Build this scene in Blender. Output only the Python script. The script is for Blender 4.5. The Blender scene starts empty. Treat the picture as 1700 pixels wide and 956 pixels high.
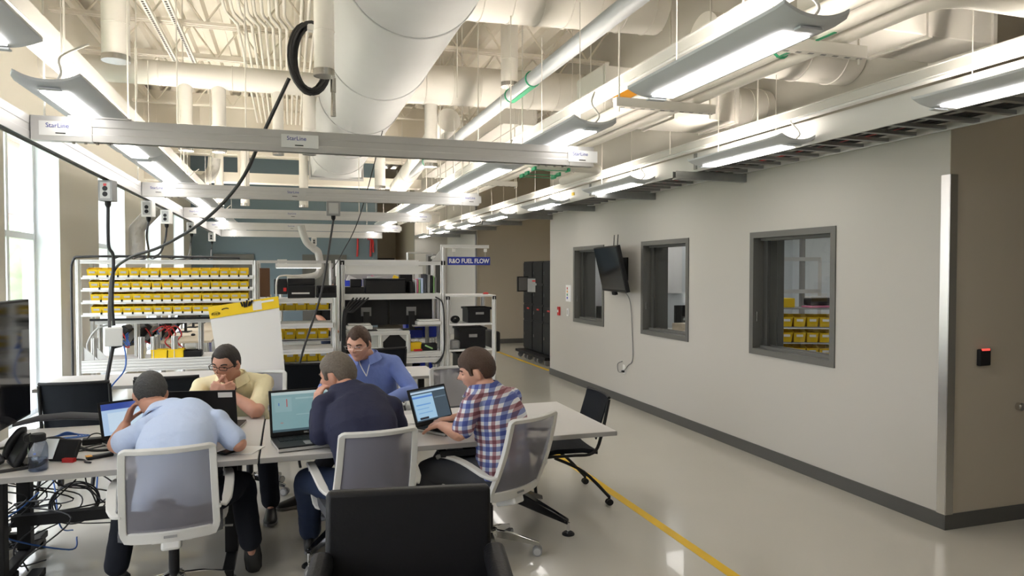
import bpy, bmesh, math, random
from mathutils import Vector, Matrix, noise
R = math.radians
C = bpy.context.scene.collection
sc = bpy.context.scene
random.seed(4)
# ---------------- camera ----------------
F = 1165.0; YAW = R(17.68); PITCH = R(1.43); H = 1.75
cd = bpy.data.cameras.new('camera'); cam = bpy.data.objects.new('camera', cd); C.objects.link(cam)
cd.sensor_width = 36; cd.lens = 36*F/1700; cd.clip_end = 200; cd.clip_start = .05
cam.location = (0, 0, H); cam.rotation_euler = (R(90)-PITCH, 0, -YAW); sc.camera = cam
# ---------------- light from the sky ----------------
w = bpy.data.worlds.new('sky'); sc.world = w; w.use_nodes = True
bg = w.node_tree.nodes['Background']; bg.inputs['Color'].default_value = (.90, .93, 1.0, 1); bg.inputs['Strength'].default_value = 8.0
sc.view_settings.view_transform = 'Standard'; sc.view_settings.look = 'None'
sc.view_settings.gamma = 1; sc.view_settings.exposure = 0.2; sc.view_settings.use_curve_mapping = False
LENS = 10.0; UPL = 36.0; UP_COL = (1, .90, .77, 1); LENS_COL = (1, .95, .89, 1)
try:
    sc.cycles.max_bounces = 8; sc.cycles.diffuse_bounces = 5; sc.cycles.transparent_max_bounces = 16
    sc.cycles.caustics_reflective = False; sc.cycles.caustics_refractive = False; sc.cycles.sample_clamp_indirect = 6
except Exception: pass
_r = Vector((math.cos(YAW), -math.sin(YAW), 0)); _f = Vector((math.sin(YAW)*math.cos(PITCH), math.cos(YAW)*math.cos(PITCH), -math.sin(PITCH))); _u = _r.cross(_f)
def ray(x, y): return _f + _r*((x-850)/F) - _u*((y-478)/F)
def atY(x, y, Y): d = ray(x, y); return Vector((0, 0, H)) + d*(Y/d.y)
def atX(x, y, X): d = ray(x, y); return Vector((0, 0, H)) + d*(X/d.x)
def atZ(x, y, Z): d = ray(x, y); return Vector((0, 0, H)) + d*((Z-H)/d.z)
# ---------------- materials ----------------
M = {}
def mat(n, col, rough=.5, metal=0, bump=0, bscale=40, var=0, vscale=3, spec=None, emit=None, es=0, alpha=None, trans=0, coat=0):
    m = bpy.data.materials.new(n); m.use_nodes = True; M[n] = m
    nt = m.node_tree; b = nt.nodes['Principled BSDF']
    b.inputs['Base Color'].default_value = (*col, 1); b.inputs['Roughness'].default_value = rough; b.inputs['Metallic'].default_value = metal
    if spec is not None: b.inputs['Specular IOR Level'].default_value = spec
    if coat: b.inputs['Coat Weight'].default_value = coat
    if emit: b.inputs['Emission Color'].default_value = (*emit[:3], 1); b.inputs['Emission Strength'].default_value = es
    if trans: b.inputs['Transmission Weight'].default_value = trans
    if alpha is not None: b.inputs['Alpha'].default_value = alpha
    if bump or var:
        tc = nt.nodes.new('ShaderNodeTexCoord')
    if bump:
        t = nt.nodes.new('ShaderNodeTexNoise'); t.inputs['Scale'].default_value = bscale; t.inputs['Detail'].default_value = 3
        bp = nt.nodes.new('ShaderNodeBump'); bp.inputs['Strength'].default_value = bump; bp.inputs['Distance'].default_value = .01
        nt.links.new(tc.outputs['Object'], t.inputs['Vector']); nt.links.new(t.outputs['Fac'], bp.inputs['Height']); nt.links.new(bp.outputs['Normal'], b.inputs['Normal'])
    if var:
        t = nt.nodes.new('ShaderNodeTexNoise'); t.inputs['Scale'].default_value = vscale; t.inputs['Detail'].default_value = 4
        mx = nt.nodes.new('ShaderNodeMix'); mx.data_type = 'RGBA'
        mx.inputs[6].default_value = (*[c*(1-var) for c in col], 1); mx.inputs[7].default_value = (*[min(1, c*(1+var)) for c in col], 1)
        nt.links.new(tc.outputs['Object'], t.inputs['Vector']); nt.links.new(t.outputs['Fac'], mx.inputs[0]); nt.links.new(mx.outputs[2], b.inputs['Base Color'])
    return m
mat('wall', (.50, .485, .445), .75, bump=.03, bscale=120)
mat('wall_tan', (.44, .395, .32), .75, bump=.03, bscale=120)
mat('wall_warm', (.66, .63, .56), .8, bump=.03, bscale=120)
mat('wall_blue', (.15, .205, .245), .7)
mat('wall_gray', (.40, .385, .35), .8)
mat('reveal', (.80, .84, .86), .6)
mat('floor', (.56, .535, .47), .2, var=.05, vscale=1.2, spec=.6, coat=.3)
mat('base', (.075, .075, .07), .5)
mat('ceil', (.90, .85, .76), .7, bump=.02)
mat('duct', (.84, .81, .76), .55, var=.03, vscale=5)
mat('duct_main', (.48, .49, .50), .6, var=.03, vscale=5)
mat('pipe', (.80, .77, .71), .5)
mat('alu', (.64, .63, .62), .42, .6, var=.05, vscale=8)
mat('alu_white', (.74, .735, .72), .42, .15)
mat('raceway', (.66, .65, .62), .5)
mat('pipe_gray', (.36, .38, .40), .5)
mat('galv', (.32, .33, .33), .4, .8, var=.2, vscale=12)
mat('steel', (.62, .6, .57), .25, 1)
mat('chrome', (.8, .8, .8), .12, 1)
mat('fix', (.66, .69, .73), .5)
mat('winframe', (.80, .82, .84), .4)
mat('darkframe', (.115, .115, .105), .45)
mat('darkpanel', (.055, .055, .05), .5)
mat('black', (.009, .009, .010), .55, spec=.3)
mat('blackgloss', (.008, .008, .009), .12)
mat('leather', (.008, .008, .0095), .5, spec=.3, bump=.15, bscale=90)
mat('blackmesh', (.010, .012, .016), .8, spec=.15, bump=.2, bscale=300)
mat('cable', (.012, .012, .014), .55)
mat('bluecable', (.03, .12, .42), .5)
mat('whiteplastic', (.78, .77, .74), .4)
mat('chairwhite', (.66, .655, .635), .45)
mat('seatgray', (.10, .105, .12), .85, bump=.2, bscale=200)
mat('backgray', (.33, .325, .335), .85, bump=.2, bscale=200)
mat('tabletop', (.60, .58, .56), .42, var=.03, vscale=2)
mat('tableedge', (.30, .29, .28), .5)
mat('woodtop', (.62, .53, .40), .5, var=.06)
mat('yellow', (.85, .58, .01), .45)
mat('tape', (.80, .50, .01), .4)
mat('orange', (.75, .33, .02), .45)
mat('blue', (.02, .05, .55), .45)
mat('signblue', (.012, .03, .30), .5)
mat('white', (.85, .85, .84), .5)
mat('paper', (.80, .785, .76), .8)
mat('red', (.5, .02, .02), .4)
mat('pink', (.7, .2, .35), .5)
mat('green', (.02, .30, .14), .5)
mat('greenpaper', (.35, .6, .25), .6)
mat('gray', (.25, .25, .25), .5)
mat('lgray', (.45, .45, .44), .5)
mat('skin', (.58, .30, .21), .5, var=.08, vscale=30, spec=.4)
mat('skin_light', (.64, .35, .25), .5, var=.08, vscale=30, spec=.4)
mat('hair_dark', (.022, .016, .013), .6, bump=.8, bscale=160)
mat('hair_brown', (.06, .03, .017), .6, bump=.8, bscale=160)
mat('hair_gray', (.14, .115, .09), .6, bump=.8, bscale=160, var=.5, vscale=90)
mat('hair_salt', (.05, .05, .05), .6, bump=.8, bscale=160, var=.6, vscale=90)
mat('shirt_blue', (.56, .66, .88), .85, bump=.9, bscale=13)
mat('shirt_yellow', (.86, .77, .50), .85, bump=.9, bscale=13)
mat('shirt_mid', (.17, .24, .56), .8, bump=.9, bscale=13)
mat('shirt_navy', (.010, .013, .045), .8, bump=.9, bscale=13)
mat('trouser_dark', (.014, .016, .023), .9, spec=.2, bump=.2, bscale=18)
mat('trouser_gray', (.055, .058, .07), .85, bump=.2, bscale=18)
mat('jeans', (.02, .035, .085), .85, bump=.2, bscale=18)
mat('shoe', (.015, .014, .014), .45)
mat('shoe_gray', (.05, .05, .048), .8, bump=.3, bscale=200)
mat('lip', (.42, .14, .11), .5)
mat('eye', (.02, .015, .012), .2)
mat('grass', (.24, .30, .16), .9, var=.4, vscale=2)
mat('leaf', (.24, .38, .17), .9, bump=1, bscale=8, var=.5, vscale=3)
mat('brick', (.36, .20, .15), .9, var=.15, vscale=4)
mat('concrete', (.5, .5, .5), .8)
mat('lens', (.9, .9, .9), .4, emit=LENS_COL, es=LENS)
mat('uplens', (.9, .9, .9), .4, emit=UP_COL, es=UPL)
mat('screen_off', (.006, .006, .008), .07)
mat('lamp', (.9, .9, .9), .4, emit=(1, .98, .95), es=3)
mat('lamp2', (.9, .9, .9), .4, emit=(1, .97, .92), es=6)
mat('redlight', (.6, .03, .03), .4, emit=(1, .08, .06), es=1.2)
mat('brownbag', (.12, .06, .03), .8)
mat('duct_flex', (.50, .49, .47), .5, .3, bump=1, bscale=25)
def glassy(n, t, col=(1, 1, 1), gl=.08):
    m = bpy.data.materials.new(n); m.use_nodes = True; M[n] = m; nt = m.node_tree; nt.nodes.clear()
    o = nt.nodes.new('ShaderNodeOutputMaterial'); a = nt.nodes.new('ShaderNodeBsdfTransparent'); g = nt.nodes.new('ShaderNodeBsdfGlossy')
    a.inputs[0].default_value = (*col, 1); g.inputs['Roughness'].default_value = .03; g.inputs[0].default_value = (1, 1, 1, 1)
    mx = nt.nodes.new('ShaderNodeMixShader'); lw = nt.nodes.new('ShaderNodeLayerWeight'); lw.inputs[0].default_value = .5; pw = nt.nodes.new('ShaderNodeMath'); pw.operation = 'POWER'; nt.links.new(lw.outputs['Facing'], pw.inputs[0]); pw.inputs[1].default_value = 4; fr = nt.nodes.new('ShaderNodeMath'); fr.operation = 'MULTIPLY_ADD'; nt.links.new(pw.outputs[0], fr.inputs[0]); fr.inputs[1].default_value = .35; fr.inputs[2].default_value = .04
    nt.links.new(fr.outputs[0], mx.inputs[0]); nt.links.new(a.outputs[0], mx.inputs[1]); nt.links.new(g.outputs[0], mx.inputs[2]); nt.links.new(mx.outputs[0], o.inputs[0])
glassy('glass', 1); glassy('bottleglass', 1, (.62, .66, .74))
def meshy(n, col, tr):
    m = bpy.data.materials.new(n); m.use_nodes = True; M[n] = m; nt = m.node_tree
    b = nt.nodes['Principled BSDF']; b.inputs['Base Color'].default_value = (*col, 1); b.inputs['Roughness'].default_value = .8
    b.inputs['Alpha'].default_value = 1-tr
meshy('chairmesh', (.235, .23, .27), .30)
def screenmat(n, kind):
    m = bpy.data.materials.new(n); m.use_nodes = True; M[n] = m; nt = m.node_tree; b = nt.nodes['Principled BSDF']
    b.inputs['Base Color'].default_value = (.01, .01, .01, 1); b.inputs['Roughness'].default_value = .25
    tc = nt.nodes.new('ShaderNodeTexCoord'); sp = nt.nodes.new('ShaderNodeSeparateXYZ'); nt.links.new(tc.outputs['Generated'], sp.inputs[0])
    def mth(op, a, c, d=None):
        k = nt.nodes.new('ShaderNodeMath'); k.operation = op
        for i, v in enumerate((a, c)):
            if isinstance(v, (int, float)): k.inputs[i].default_value = v
            elif v is not None: nt.links.new(v, k.inputs[i])
        return k.outputs[0]
    def rect(x0, x1, z0, z1):
        a = mth('MULTIPLY', mth('GREATER_THAN', sp.outputs[0], x0), mth('LESS_THAN', sp.outputs[0], x1))
        c = mth('MULTIPLY', mth('GREATER_THAN', sp.outputs[2], z0), mth('LESS_THAN', sp.outputs[2], z1))
        return mth('MULTIPLY', a, c)
    if kind == 'chart':
        base = (.20, .34, .36); rects = [(0, 1, .93, 1, (.45, .55, .55)), (0, 1, 0, .06, (.06, .1, .12)), (.04, .3, .5, .86, (.24, .38, .40)), (.22, .235, .62, .82, (.4, .08, .08)), (.1, .115, .66, .73, (.06, .15, .4)), (.36, .9, .8, .84, (.3, .44, .45)), (.36, .9, .4, .42, (.28, .42, .43)), (.12, .16, .21, .235, (.35, .2, .2))]
    elif kind == 'mail':
        base = (.05, .08, .11); rects = [(0, 1, .9, .96, (.5, .65, .8)), (.02, .6, .04, .86, (.36, .58, .78)), (.02, .6, .74, .8, (.1, .25, .65)), (.08, .5, .5, .54, (.15, .35, .7)), (.08, .42, .38, .4, (.15, .35, .7)), (.1, .5, .24, .27, (.2, .4, .7)), (.64, .98, .66, .7, (.12, .18, .24)), (.1, .35, .05, .12, (.02, .02, .03))]
    else:
        base = (.45, .62, .85); rects = [(0, 1, .8, 1, (.04, .08, .35)), (.1, .9, .1, .7, (.6, .75, .9))]
    prev = None
    cr = nt.nodes.new('ShaderNodeRGB'); cr.outputs[0].default_value = (*base, 1); prev = cr.outputs[0]
    for (x0, x1, z0, z1, c) in rects:
        mx = nt.nodes.new('ShaderNodeMix'); mx.data_type = 'RGBA'; nt.links.new(rect(x0, x1, z0, z1), mx.inputs[0]); nt.links.new(prev, mx.inputs[6]); mx.inputs[7].default_value = (*c, 1); prev = mx.outputs[2]
    nt.links.new(prev, b.inputs['Emission Color']); b.inputs['Emission Strength'].default_value = .75
for k in ('chart', 'mail', 'blank'): screenmat('screen_'+k, k)
def plaid():
    m = mat('plaid', (.7, .7, .7), .85); nt = m.node_tree; b = nt.nodes['Principled BSDF']
    tc = nt.nodes.new('ShaderNodeTexCoord'); mp = nt.nodes.new('ShaderNodeMapping'); mp.inputs['Rotation'].default_value = (0, R(4), R(38)); nt.links.new(tc.outputs['Object'], mp.inputs[0])
    sp = nt.nodes.new('ShaderNodeSeparateXYZ'); nt.links.new(mp.outputs[0], sp.inputs[0])
    def mth(op, a, c):
        k = nt.nodes.new('ShaderNodeMath'); k.operation = op
        for i, v in enumerate((a, c)):
            if isinstance(v, (int, float)): k.inputs[i].default_value = v
            else: nt.links.new(v, k.inputs[i])
        return k.outputs[0]
    def stripe(s, per, lo, hi):
        f = mth('FRACT', mth('DIVIDE', mth('ADD', s, 50.0), per), 0)
        return mth('MULTIPLY', mth('GREATER_THAN', f, lo), mth('LESS_THAN', f, hi))
    prev = nt.nodes.new('ShaderNodeRGB'); prev.outputs[0].default_value = (.72, .73, .76, 1); prev = prev.outputs[0]
    per = .088
    for s in (sp.outputs[0], sp.outputs[2]):
        for lo, hi, c in ((.05, .36, (.025, .10, .48)), (.55, .80, (.32, .03, .07))):
            mx = nt.nodes.new('ShaderNodeMix'); mx.data_type = 'RGBA'; mx.blend_type = 'MULTIPLY'
            k = mth('MULTIPLY', stripe(s, per, lo, hi), .74)
            nt.links.new(k, mx.inputs[0]); nt.links.new(prev, mx.inputs[6]); mx.inputs[7].default_value = (*c, 1); prev = mx.outputs[2]
    nt.links.new(prev, b.inputs['Base Color'])
plaid()
# ---------------- geometry helpers ----------------
class MB:
    def __init__(s): s.v = []; s.f = []; s.mi = []; s.m = 0
    def add(s, vs, fs):
        o = len(s.v); s.v += [tuple(v) for v in vs]; s.f += [tuple(i+o for i in f) for f in fs]; s.mi += [s.m]*len(fs); return s
    def box(s, c, d, rot=None, taper=1):
        x, y, z = d[0]/2, d[1]/2, d[2]/2
        vs = [Vector((a*x*(taper if cc > 0 else 1), b*y*(taper if cc > 0 else 1), cc*z)) for cc in (-1, 1) for a, b in ((-1, -1), (1, -1), (1, 1), (-1, 1))]
        if rot is not None: vs = [rot @ v for v in vs]
        c = Vector(c)
        return s.add([v+c for v in vs], [(3, 2, 1, 0), (4, 5, 6, 7), (0, 1, 5, 4), (1, 2, 6, 5), (2, 3, 7, 6), (3, 0, 4, 7)])
    def b2(s, x0, x1, y0, y1, z0, z1): return s.box(((x0+x1)/2, (y0+y1)/2, (z0+z1)/2), (abs(x1-x0), abs(y1-y0), abs(z1-z0)))
    def rings(s, rs, cap=True, closed=False):
        n = len(rs[0]); vs = [v for r in rs for v in r]; fs = []
        m = len(rs)
        for i in range(m if closed else m-1):
            j = (i+1) % m
            for k in range(n): fs.append((i*n+k, i*n+(k+1) % n, j*n+(k+1) % n, j*n+k))
        if cap and not closed: fs.append(tuple(range(n-1, -1, -1))); fs.append(tuple((m-1)*n+k for k in range(n)))
        return s.add(vs, fs)
    def cyl(s, p0, p1, r, n=16, r2=None, cap=True):
        p0 = Vector(p0); p1 = Vector(p1); d = (p1-p0).normalized(); r2 = r if r2 is None else r2
        a = d.orthogonal().normalized(); b = d.cross(a)
        return s.rings([[p+(a*math.cos(t)+b*math.sin(t))*q for t in [2*math.pi*k/n for k in range(n)]] for p, q in ((p0, r), (p1, r2))], cap)
    def tube(s, pts, r, n=8, closed=False, rad=None, ell=None):
        pts = [Vector(p) for p in pts]; m = len(pts); rs = []; pa = None
        for i, p in enumerate(pts):
            if closed: d = (pts[(i+1) % m]-pts[i-1])
            else: d = pts[min(i+1, m-1)]-pts[max(i-1, 0)]
            d = d.normalized() if d.length > 1e-9 else Vector((0, 0, 1))
            if pa is None: a = d.orthogonal().normalized()
            else:
                a = pa-d*pa.dot(d); a = a.normalized() if a.length > 1e-6 else d.orthogonal().normalized()
            pa = a; b = d.cross(a); q = rad[i] if rad else r
            rs.append([p+(a*math.cos(t)+b*math.sin(t))*q for t in [2*math.pi*k/n for k in range(n)]])
        return s.rings(rs, True, closed)
    def bar(s, p0, p1, wd, ht, up=(0, 0, 1)):
        p0 = Vector(p0); p1 = Vector(p1); d = (p1-p0).normalized(); a = d.cross(Vector(up))
        a = a.normalized() if a.length > 1e-6 else d.orthogonal().normalized(); b = a.cross(d)
        return s.rings([[p-a*wd/2-b*ht/2, p+a*wd/2-b*ht/2, p+a*wd/2+b*ht/2, p-a*wd/2+b*ht/2] for p in (p0, p1)])
    def extr(s, p0, p1, sz=.04, sz2=None, up=(0, 0, 1), slots=1):   # aluminium T-slot profile
        p0 = Vector(p0); p1 = Vector(p1); d = (p1-p0).normalized(); a = d.cross(Vector(up))
        a = a.normalized() if a.length > 1e-6 else d.orthogonal().normalized(); b = a.cross(d); h2 = (sz2 or sz)/2; h = sz/2; g = min(sz, sz2 or sz)*.13; dp = g*1.8
        prof = []
        def side(P, Q, N, k):
            for i in range(k):
                c = P.lerp(Q, (i+.5)/k); t = (Q-P).normalized(); prof.extend([c-t*g, c-t*g-N*dp, c+t*g-N*dp, c+t*g])
        cs = [(-h, -h2), (h, -h2), (h, h2), (-h, h2)]; ns = [(0, -1), (1, 0), (0, 1), (-1, 0)]
        for i in range(4):
            P = a*cs[i][0]+b*cs[i][1]; Q = a*cs[(i+1) % 4][0]+b*cs[(i+1) % 4][1]; N = a*ns[i][0]+b*ns[i][1]
            prof.append(P); side(P, Q, N, slots if i % 2 else 1)
        return s.rings([[p+q for q in prof] for p in (p0, p1)])
    def lathe(s, prof, c=(0, 0, 0), n=24, rot=None):
        c = Vector(c); rs = []
        for r, z in prof:
            ring = [Vector((r*math.cos(2*math.pi*k/n), r*math.sin(2*math.pi*k/n), z)) for k in range(n)]
            rs.append([c+((rot @ v) if rot is not None else v) for v in ring])
        return s.rings(rs)
    def prism(s, poly, p0, p1):     # poly: list of vectors (offsets) swept p0->p1
        return s.rings([[Vector(p)+Vector(q) for q in poly] for p in (p0, p1)])
    def ell(s, c, r, rot=None, n=16, m=10):
        c = Vector(c); vs = []; fs = []
        for i in range(m+1):
            ph = math.pi*i/m
            for k in range(n):
                th = 2*math.pi*k/n; v = Vector((r[0]*math.sin(ph)*math.cos(th), r[1]*math.sin(ph)*math.sin(th), r[2]*math.cos(ph)))
                if rot is not None: v = rot @ v
                vs.append(c+v)
        for i in range(m):
            for k in range(n): fs.append((i*n+k, (i+1)*n+k, (i+1)*n+(k+1) % n, i*n+(k+1) % n))
        return s.add(vs, fs)
    def mesh(s, name, mats):
        me = bpy.data.meshes.new(name); me.from_pydata(s.v, [], s.f)
        for m in (mats if isinstance(mats, (list, tuple)) else [mats]): me.materials.append(M[m])
        me.polygons.foreach_set('material_index', s.mi)
        bm = bmesh.new(); bm.from_mesh(me); bmesh.ops.remove_doubles(bm, verts=bm.verts, dist=1e-5); bmesh.ops.recalc_face_normals(bm, faces=bm.faces); bm.to_mesh(me); bm.free()
        return me
    def build(s, name, mats, parent=None, smooth=True, bevel=0, seg=2):
        me = s.mesh(name, mats)
        o = bpy.data.objects.new(name, me); C.objects.link(o)
        if parent is not None: o.parent = parent
        if bevel:
            bv = o.modifiers.new('bevel', 'BEVEL'); bv.width = bevel; bv.segments = seg; bv.limit_method = 'ANGLE'; bv.angle_limit = R(35)
        if smooth:
            me.polygons.foreach_set('use_smooth', [True]*len(me.polygons))
            try: me.set_sharp_from_angle(angle=R(38))
            except Exception: pass
        return o
def tag(o, label, cat, group=None, kind=None):
    o['label'] = label; o['category'] = cat
    if group: o['group'] = group
    if kind: o['kind'] = kind
    return o
def struct(o): o['kind'] = 'structure'; return o
def thing(name, label, cat, loc=(0, 0, 0), rotz=0, group=None):
    o = bpy.data.objects.new(name, None); C.objects.link(o); o.empty_display_size = .1
    o.location = loc; o.rotation_euler = (0, 0, rotz); tag(o, label, cat, group); return o
def kids(o): return [c for c in bpy.data.objects if c.parent == o]
def dup(o, parent=None, loc=None, rotz=None, label=None):
    c = o.copy(); C.objects.link(c); c.parent = parent
    if loc is not None: c.location = loc
    if rotz is not None: c.rotation_euler = (0, 0, rotz)
    if label: c['label'] = label
    for k in kids(o): dup(k, c)
    return c
def textmesh(name, txt, size, matn, parent=None, loc=(0, 0, 0), rot=(R(90), 0, 0), bold=0, ext=.001, sx=1):
    cu = bpy.data.curves.new(name, 'FONT'); cu.body = txt; cu.size = size; cu.align_x = 'CENTER'; cu.align_y = 'CENTER'; cu.extrude = ext; cu.offset = bold
    t = bpy.data.objects.new(name, cu); C.objects.link(t); bpy.context.view_layer.update()
    me = bpy.data.meshes.new_from_object(t.evaluated_get(bpy.context.evaluated_depsgraph_get())); bpy.data.objects.remove(t)
    me.materials.clear(); me.materials.append(M[matn]); o = bpy.data.objects.new(name, me); C.objects.link(o); o.parent = parent; o.location = loc; o.rotation_euler = rot; o.scale = (sx, 1, 1)
    return o
def smoothpts(pts, k=6):    # Catmull-Rom
    P = [Vector(p) for p in pts]; out = []
    for i in range(len(P)-1):
        a = P[max(i-1, 0)]; b = P[i]; c = P[i+1]; d = P[min(i+2, len(P)-1)]
        for j in range(k):
            t = j/k; out.append(.5*((2*b)+(c-a)*t+(2*a-5*b+4*c-d)*t*t+(-a+3*b-3*c+d)*t**3))
    out.append(P[-1]); return out
ORD = ['first', 'second', 'third', 'fourth', 'fifth', 'sixth', 'seventh', 'eighth', 'ninth', 'tenth', 'eleventh', 'twelfth', 'thirteenth', 'fourteenth', 'fifteenth', 'sixteenth', 'seventeenth', 'eighteenth', 'nineteenth', 'twentieth']
# =============== THE SETTING ===============
WX = 4.21; LX = -2.49; FARY = 20.7; CZ = 5.05
def sbox(name, m, *b, **k): return struct(MB().b2(*b).build(name, m, smooth=False, **k))
sbox('floor', 'floor', -2.9, 11, -4, 26, -.1, 0)
# right wall with three openings (front face X=WX)
WIN = [(8.97, 10.05), (6.79, 7.86), (4.61, 5.69)]; WZ0, WZ1 = .97, 2.10; TH = .33
b = MB(); ys = [3.59]+[v for w_ in reversed(WIN) for v in w_]+[11.09]
for i in range(0, len(ys), 2): b.b2(WX, WX+TH, ys[i], ys[i+1], 0, CZ)
for y0, y1 in WIN: b.b2(WX, WX+TH, y0, y1, 0, WZ0); b.b2(WX, WX+TH, y0, y1, WZ1, CZ)
struct(b.build('wall_right', 'wall', smooth=False))
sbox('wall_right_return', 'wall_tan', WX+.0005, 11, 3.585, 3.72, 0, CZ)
sbox('wall_near', 'wall', -2.9, 11, -4.1, -4, 0, CZ); sbox('wall_right_near', 'wall', 10.9, 11, -4, 3.6, 0, CZ)
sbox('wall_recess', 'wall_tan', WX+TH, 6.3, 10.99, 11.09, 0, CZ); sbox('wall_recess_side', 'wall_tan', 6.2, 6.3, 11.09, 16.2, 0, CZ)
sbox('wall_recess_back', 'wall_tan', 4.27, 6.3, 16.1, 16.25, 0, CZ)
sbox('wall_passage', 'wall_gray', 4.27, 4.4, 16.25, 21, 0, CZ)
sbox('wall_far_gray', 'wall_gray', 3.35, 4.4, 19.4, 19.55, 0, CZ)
sbox('wall_far', 'wall_blue', LX-.3, 2.48, FARY, FARY+.15, 0, CZ)
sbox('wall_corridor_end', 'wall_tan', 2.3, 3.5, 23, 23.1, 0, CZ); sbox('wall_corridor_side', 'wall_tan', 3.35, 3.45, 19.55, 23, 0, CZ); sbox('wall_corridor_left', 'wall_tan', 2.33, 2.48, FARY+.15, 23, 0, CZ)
# left wall with tall windows
LW = [(.95, 2.6), (4.27, 5.92), (7.6, 9.26), (10.98, 12.64), (14.3, 15.96), (17.62, 19.28)]; LZ0, LZ1 = .12, 3.28
b = MB(); e = [-4]+[v for w_ in LW for v in w_]+[FARY]
for i in range(0, len(e), 2): b.b2(LX-.38, LX, e[i], e[i+1], 0, CZ)
for y0, y1 in LW: b.b2(LX-.38, LX, y0, y1, 0, LZ0); b.b2(LX-.38, LX, y0, y1, LZ1, CZ)
struct(b.build('wall_left', 'wall_warm', smooth=False))
for i, (y0, y1) in enumerate(LW):
    r = struct(bpy.data.objects.new('window_%d' % (i+1), None)); C.objects.link(r)
    xg = LX-.30; f = MB(); fw = .07
    for z in (LZ0+fw/2, 2.13, LZ1-fw/2): f.box((xg, (y0+y1)/2, z), (.1, y1-y0, fw))
    for y in (y0+fw/2, y0+(y1-y0)*.5, y1-fw/2): f.box((xg, y, (LZ0+LZ1)/2), (.11, fw, LZ1-LZ0))
    f.build('window_frame', 'winframe', r, smooth=False)
    MB().b2(xg-.006, xg+.006, y0, y1, LZ0, LZ1).build('pane', 'glass', r, smooth=False)
    l = MB(); t = .012; l.b2(xg, LX-.001, y0, y0+t, LZ0, LZ1); l.b2(xg, LX-.001, y1-t, y1, LZ0, LZ1); l.b2(xg, LX-.001, y0, y1, LZ1-t, LZ1); l.b2(xg, LX+.02, y0, y1, LZ0, LZ0+t)
    l.build('window_lining', 'reveal', r, smooth=False)
    ld = bpy.data.lights.new('window_portal', 'AREA'); ld.shape = 'RECTANGLE'; ld.size = y1-y0; ld.size_y = LZ1-LZ0; ld.cycles.is_portal = True
    lo = bpy.data.objects.new('window_portal', ld); C.objects.link(lo); lo.location = (xg-.08, (y0+y1)/2, (LZ0+LZ1)/2); lo.rotation_euler = (R(90), 0, R(-90)); lo.parent = r
# baseboards
sbox('baseboard_right', 'base', WX-.012, WX-.001, 3.59, 11.09, 0, .105); sbox('baseboard_return', 'base', WX-.012, 10.8, 3.577, 3.589, 0, .105)
sbox('baseboard_recess', 'base', 4.27, 6.2, 16.08, 16.1, 0, .11); sbox('baseboard_far', 'base', LX, 2.48, FARY-.015, FARY-.001, 0, .1)
sbox('baseboard_left', 'base', LX+.001, LX+.012, 9.3, 10.95, 0, .1)
b = MB(); b.b2(WX-.016, WX-.012, 3.574, 3.64, .105, 2.39); b.b2(WX-.016, WX+.05, 3.570, 3.576, .105, 2.39); struct(b.build('trim_1', 'steel', smooth=False))
# yellow floor tape
tag(MB().b2(2.385, 2.455, -3.5, 7.6, .0005, .002).build('floor_tape', 'tape', smooth=False), 'long yellow tape line on the floor running past the casters of the black chair', 'floor marking')
b = MB(); b.bar(atZ(826, 583, .0015)+Vector((-.02, 0, 0)), atZ(912, 615, .0015), .07, .001); b.bar((3.3, 15.25, .0015), (4.5, 15.25, .0015), .07, .001)
tag(b.build('floor_tape', 'tape', smooth=False), 'yellow tape corner marking on the floor before the black cabinets', 'floor marking')
# windows in the right wall: dark frames, sliding leaf, handle
for i, (y0, y1) in enumerate(WIN):
    r = struct(bpy.data.objects.new('window_%d' % (7+i), None)); C.objects.link(r)
    f = MB(); k = .045; fx0, fx1 = WX-.012, WX+TH+.01
    f.b2(fx0, fx1, y0-.01, y0+k, WZ0-.01, WZ1+.01); f.b2(fx0, fx1, y1-k, y1+.01, WZ0-.01, WZ1+.01); f.b2(fx0, fx1, y0+k, y1-k, WZ1-k, WZ1+.01); f.b2(fx0, fx1, y0+k, y1-k, WZ0-.01, WZ0+k)
    for z in (WZ0+k+.012, WZ1-k-.012): f.b2(WX+.07, WX+.1, y0+k, y1-k, z-.012, z+.012); f.b2(WX+.16, WX+.19, y0+k, y1-k, z-.012, z+.012)
    f.build('window_frame', 'darkframe', r, smooth=False)
    xs = WX+.26; MB().b2(xs, xs+.006, y0+k, y1-k, WZ0+k, WZ1-k).build('pane', 'glass', r, smooth=False)
    g = MB(); g.b2(WX+.10, WX+.135, y1-.11, y1-k, WZ0+.07, WZ1-.07); g.build('sliding_leaf', 'darkpanel', r, smooth=False)
    h = MB(); h.b2(WX+.02, WX+.03, y1-k-.012, y1-k+.001, 1.27, 1.36); h.build('window_latch', 'steel', r, smooth=False)
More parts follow.
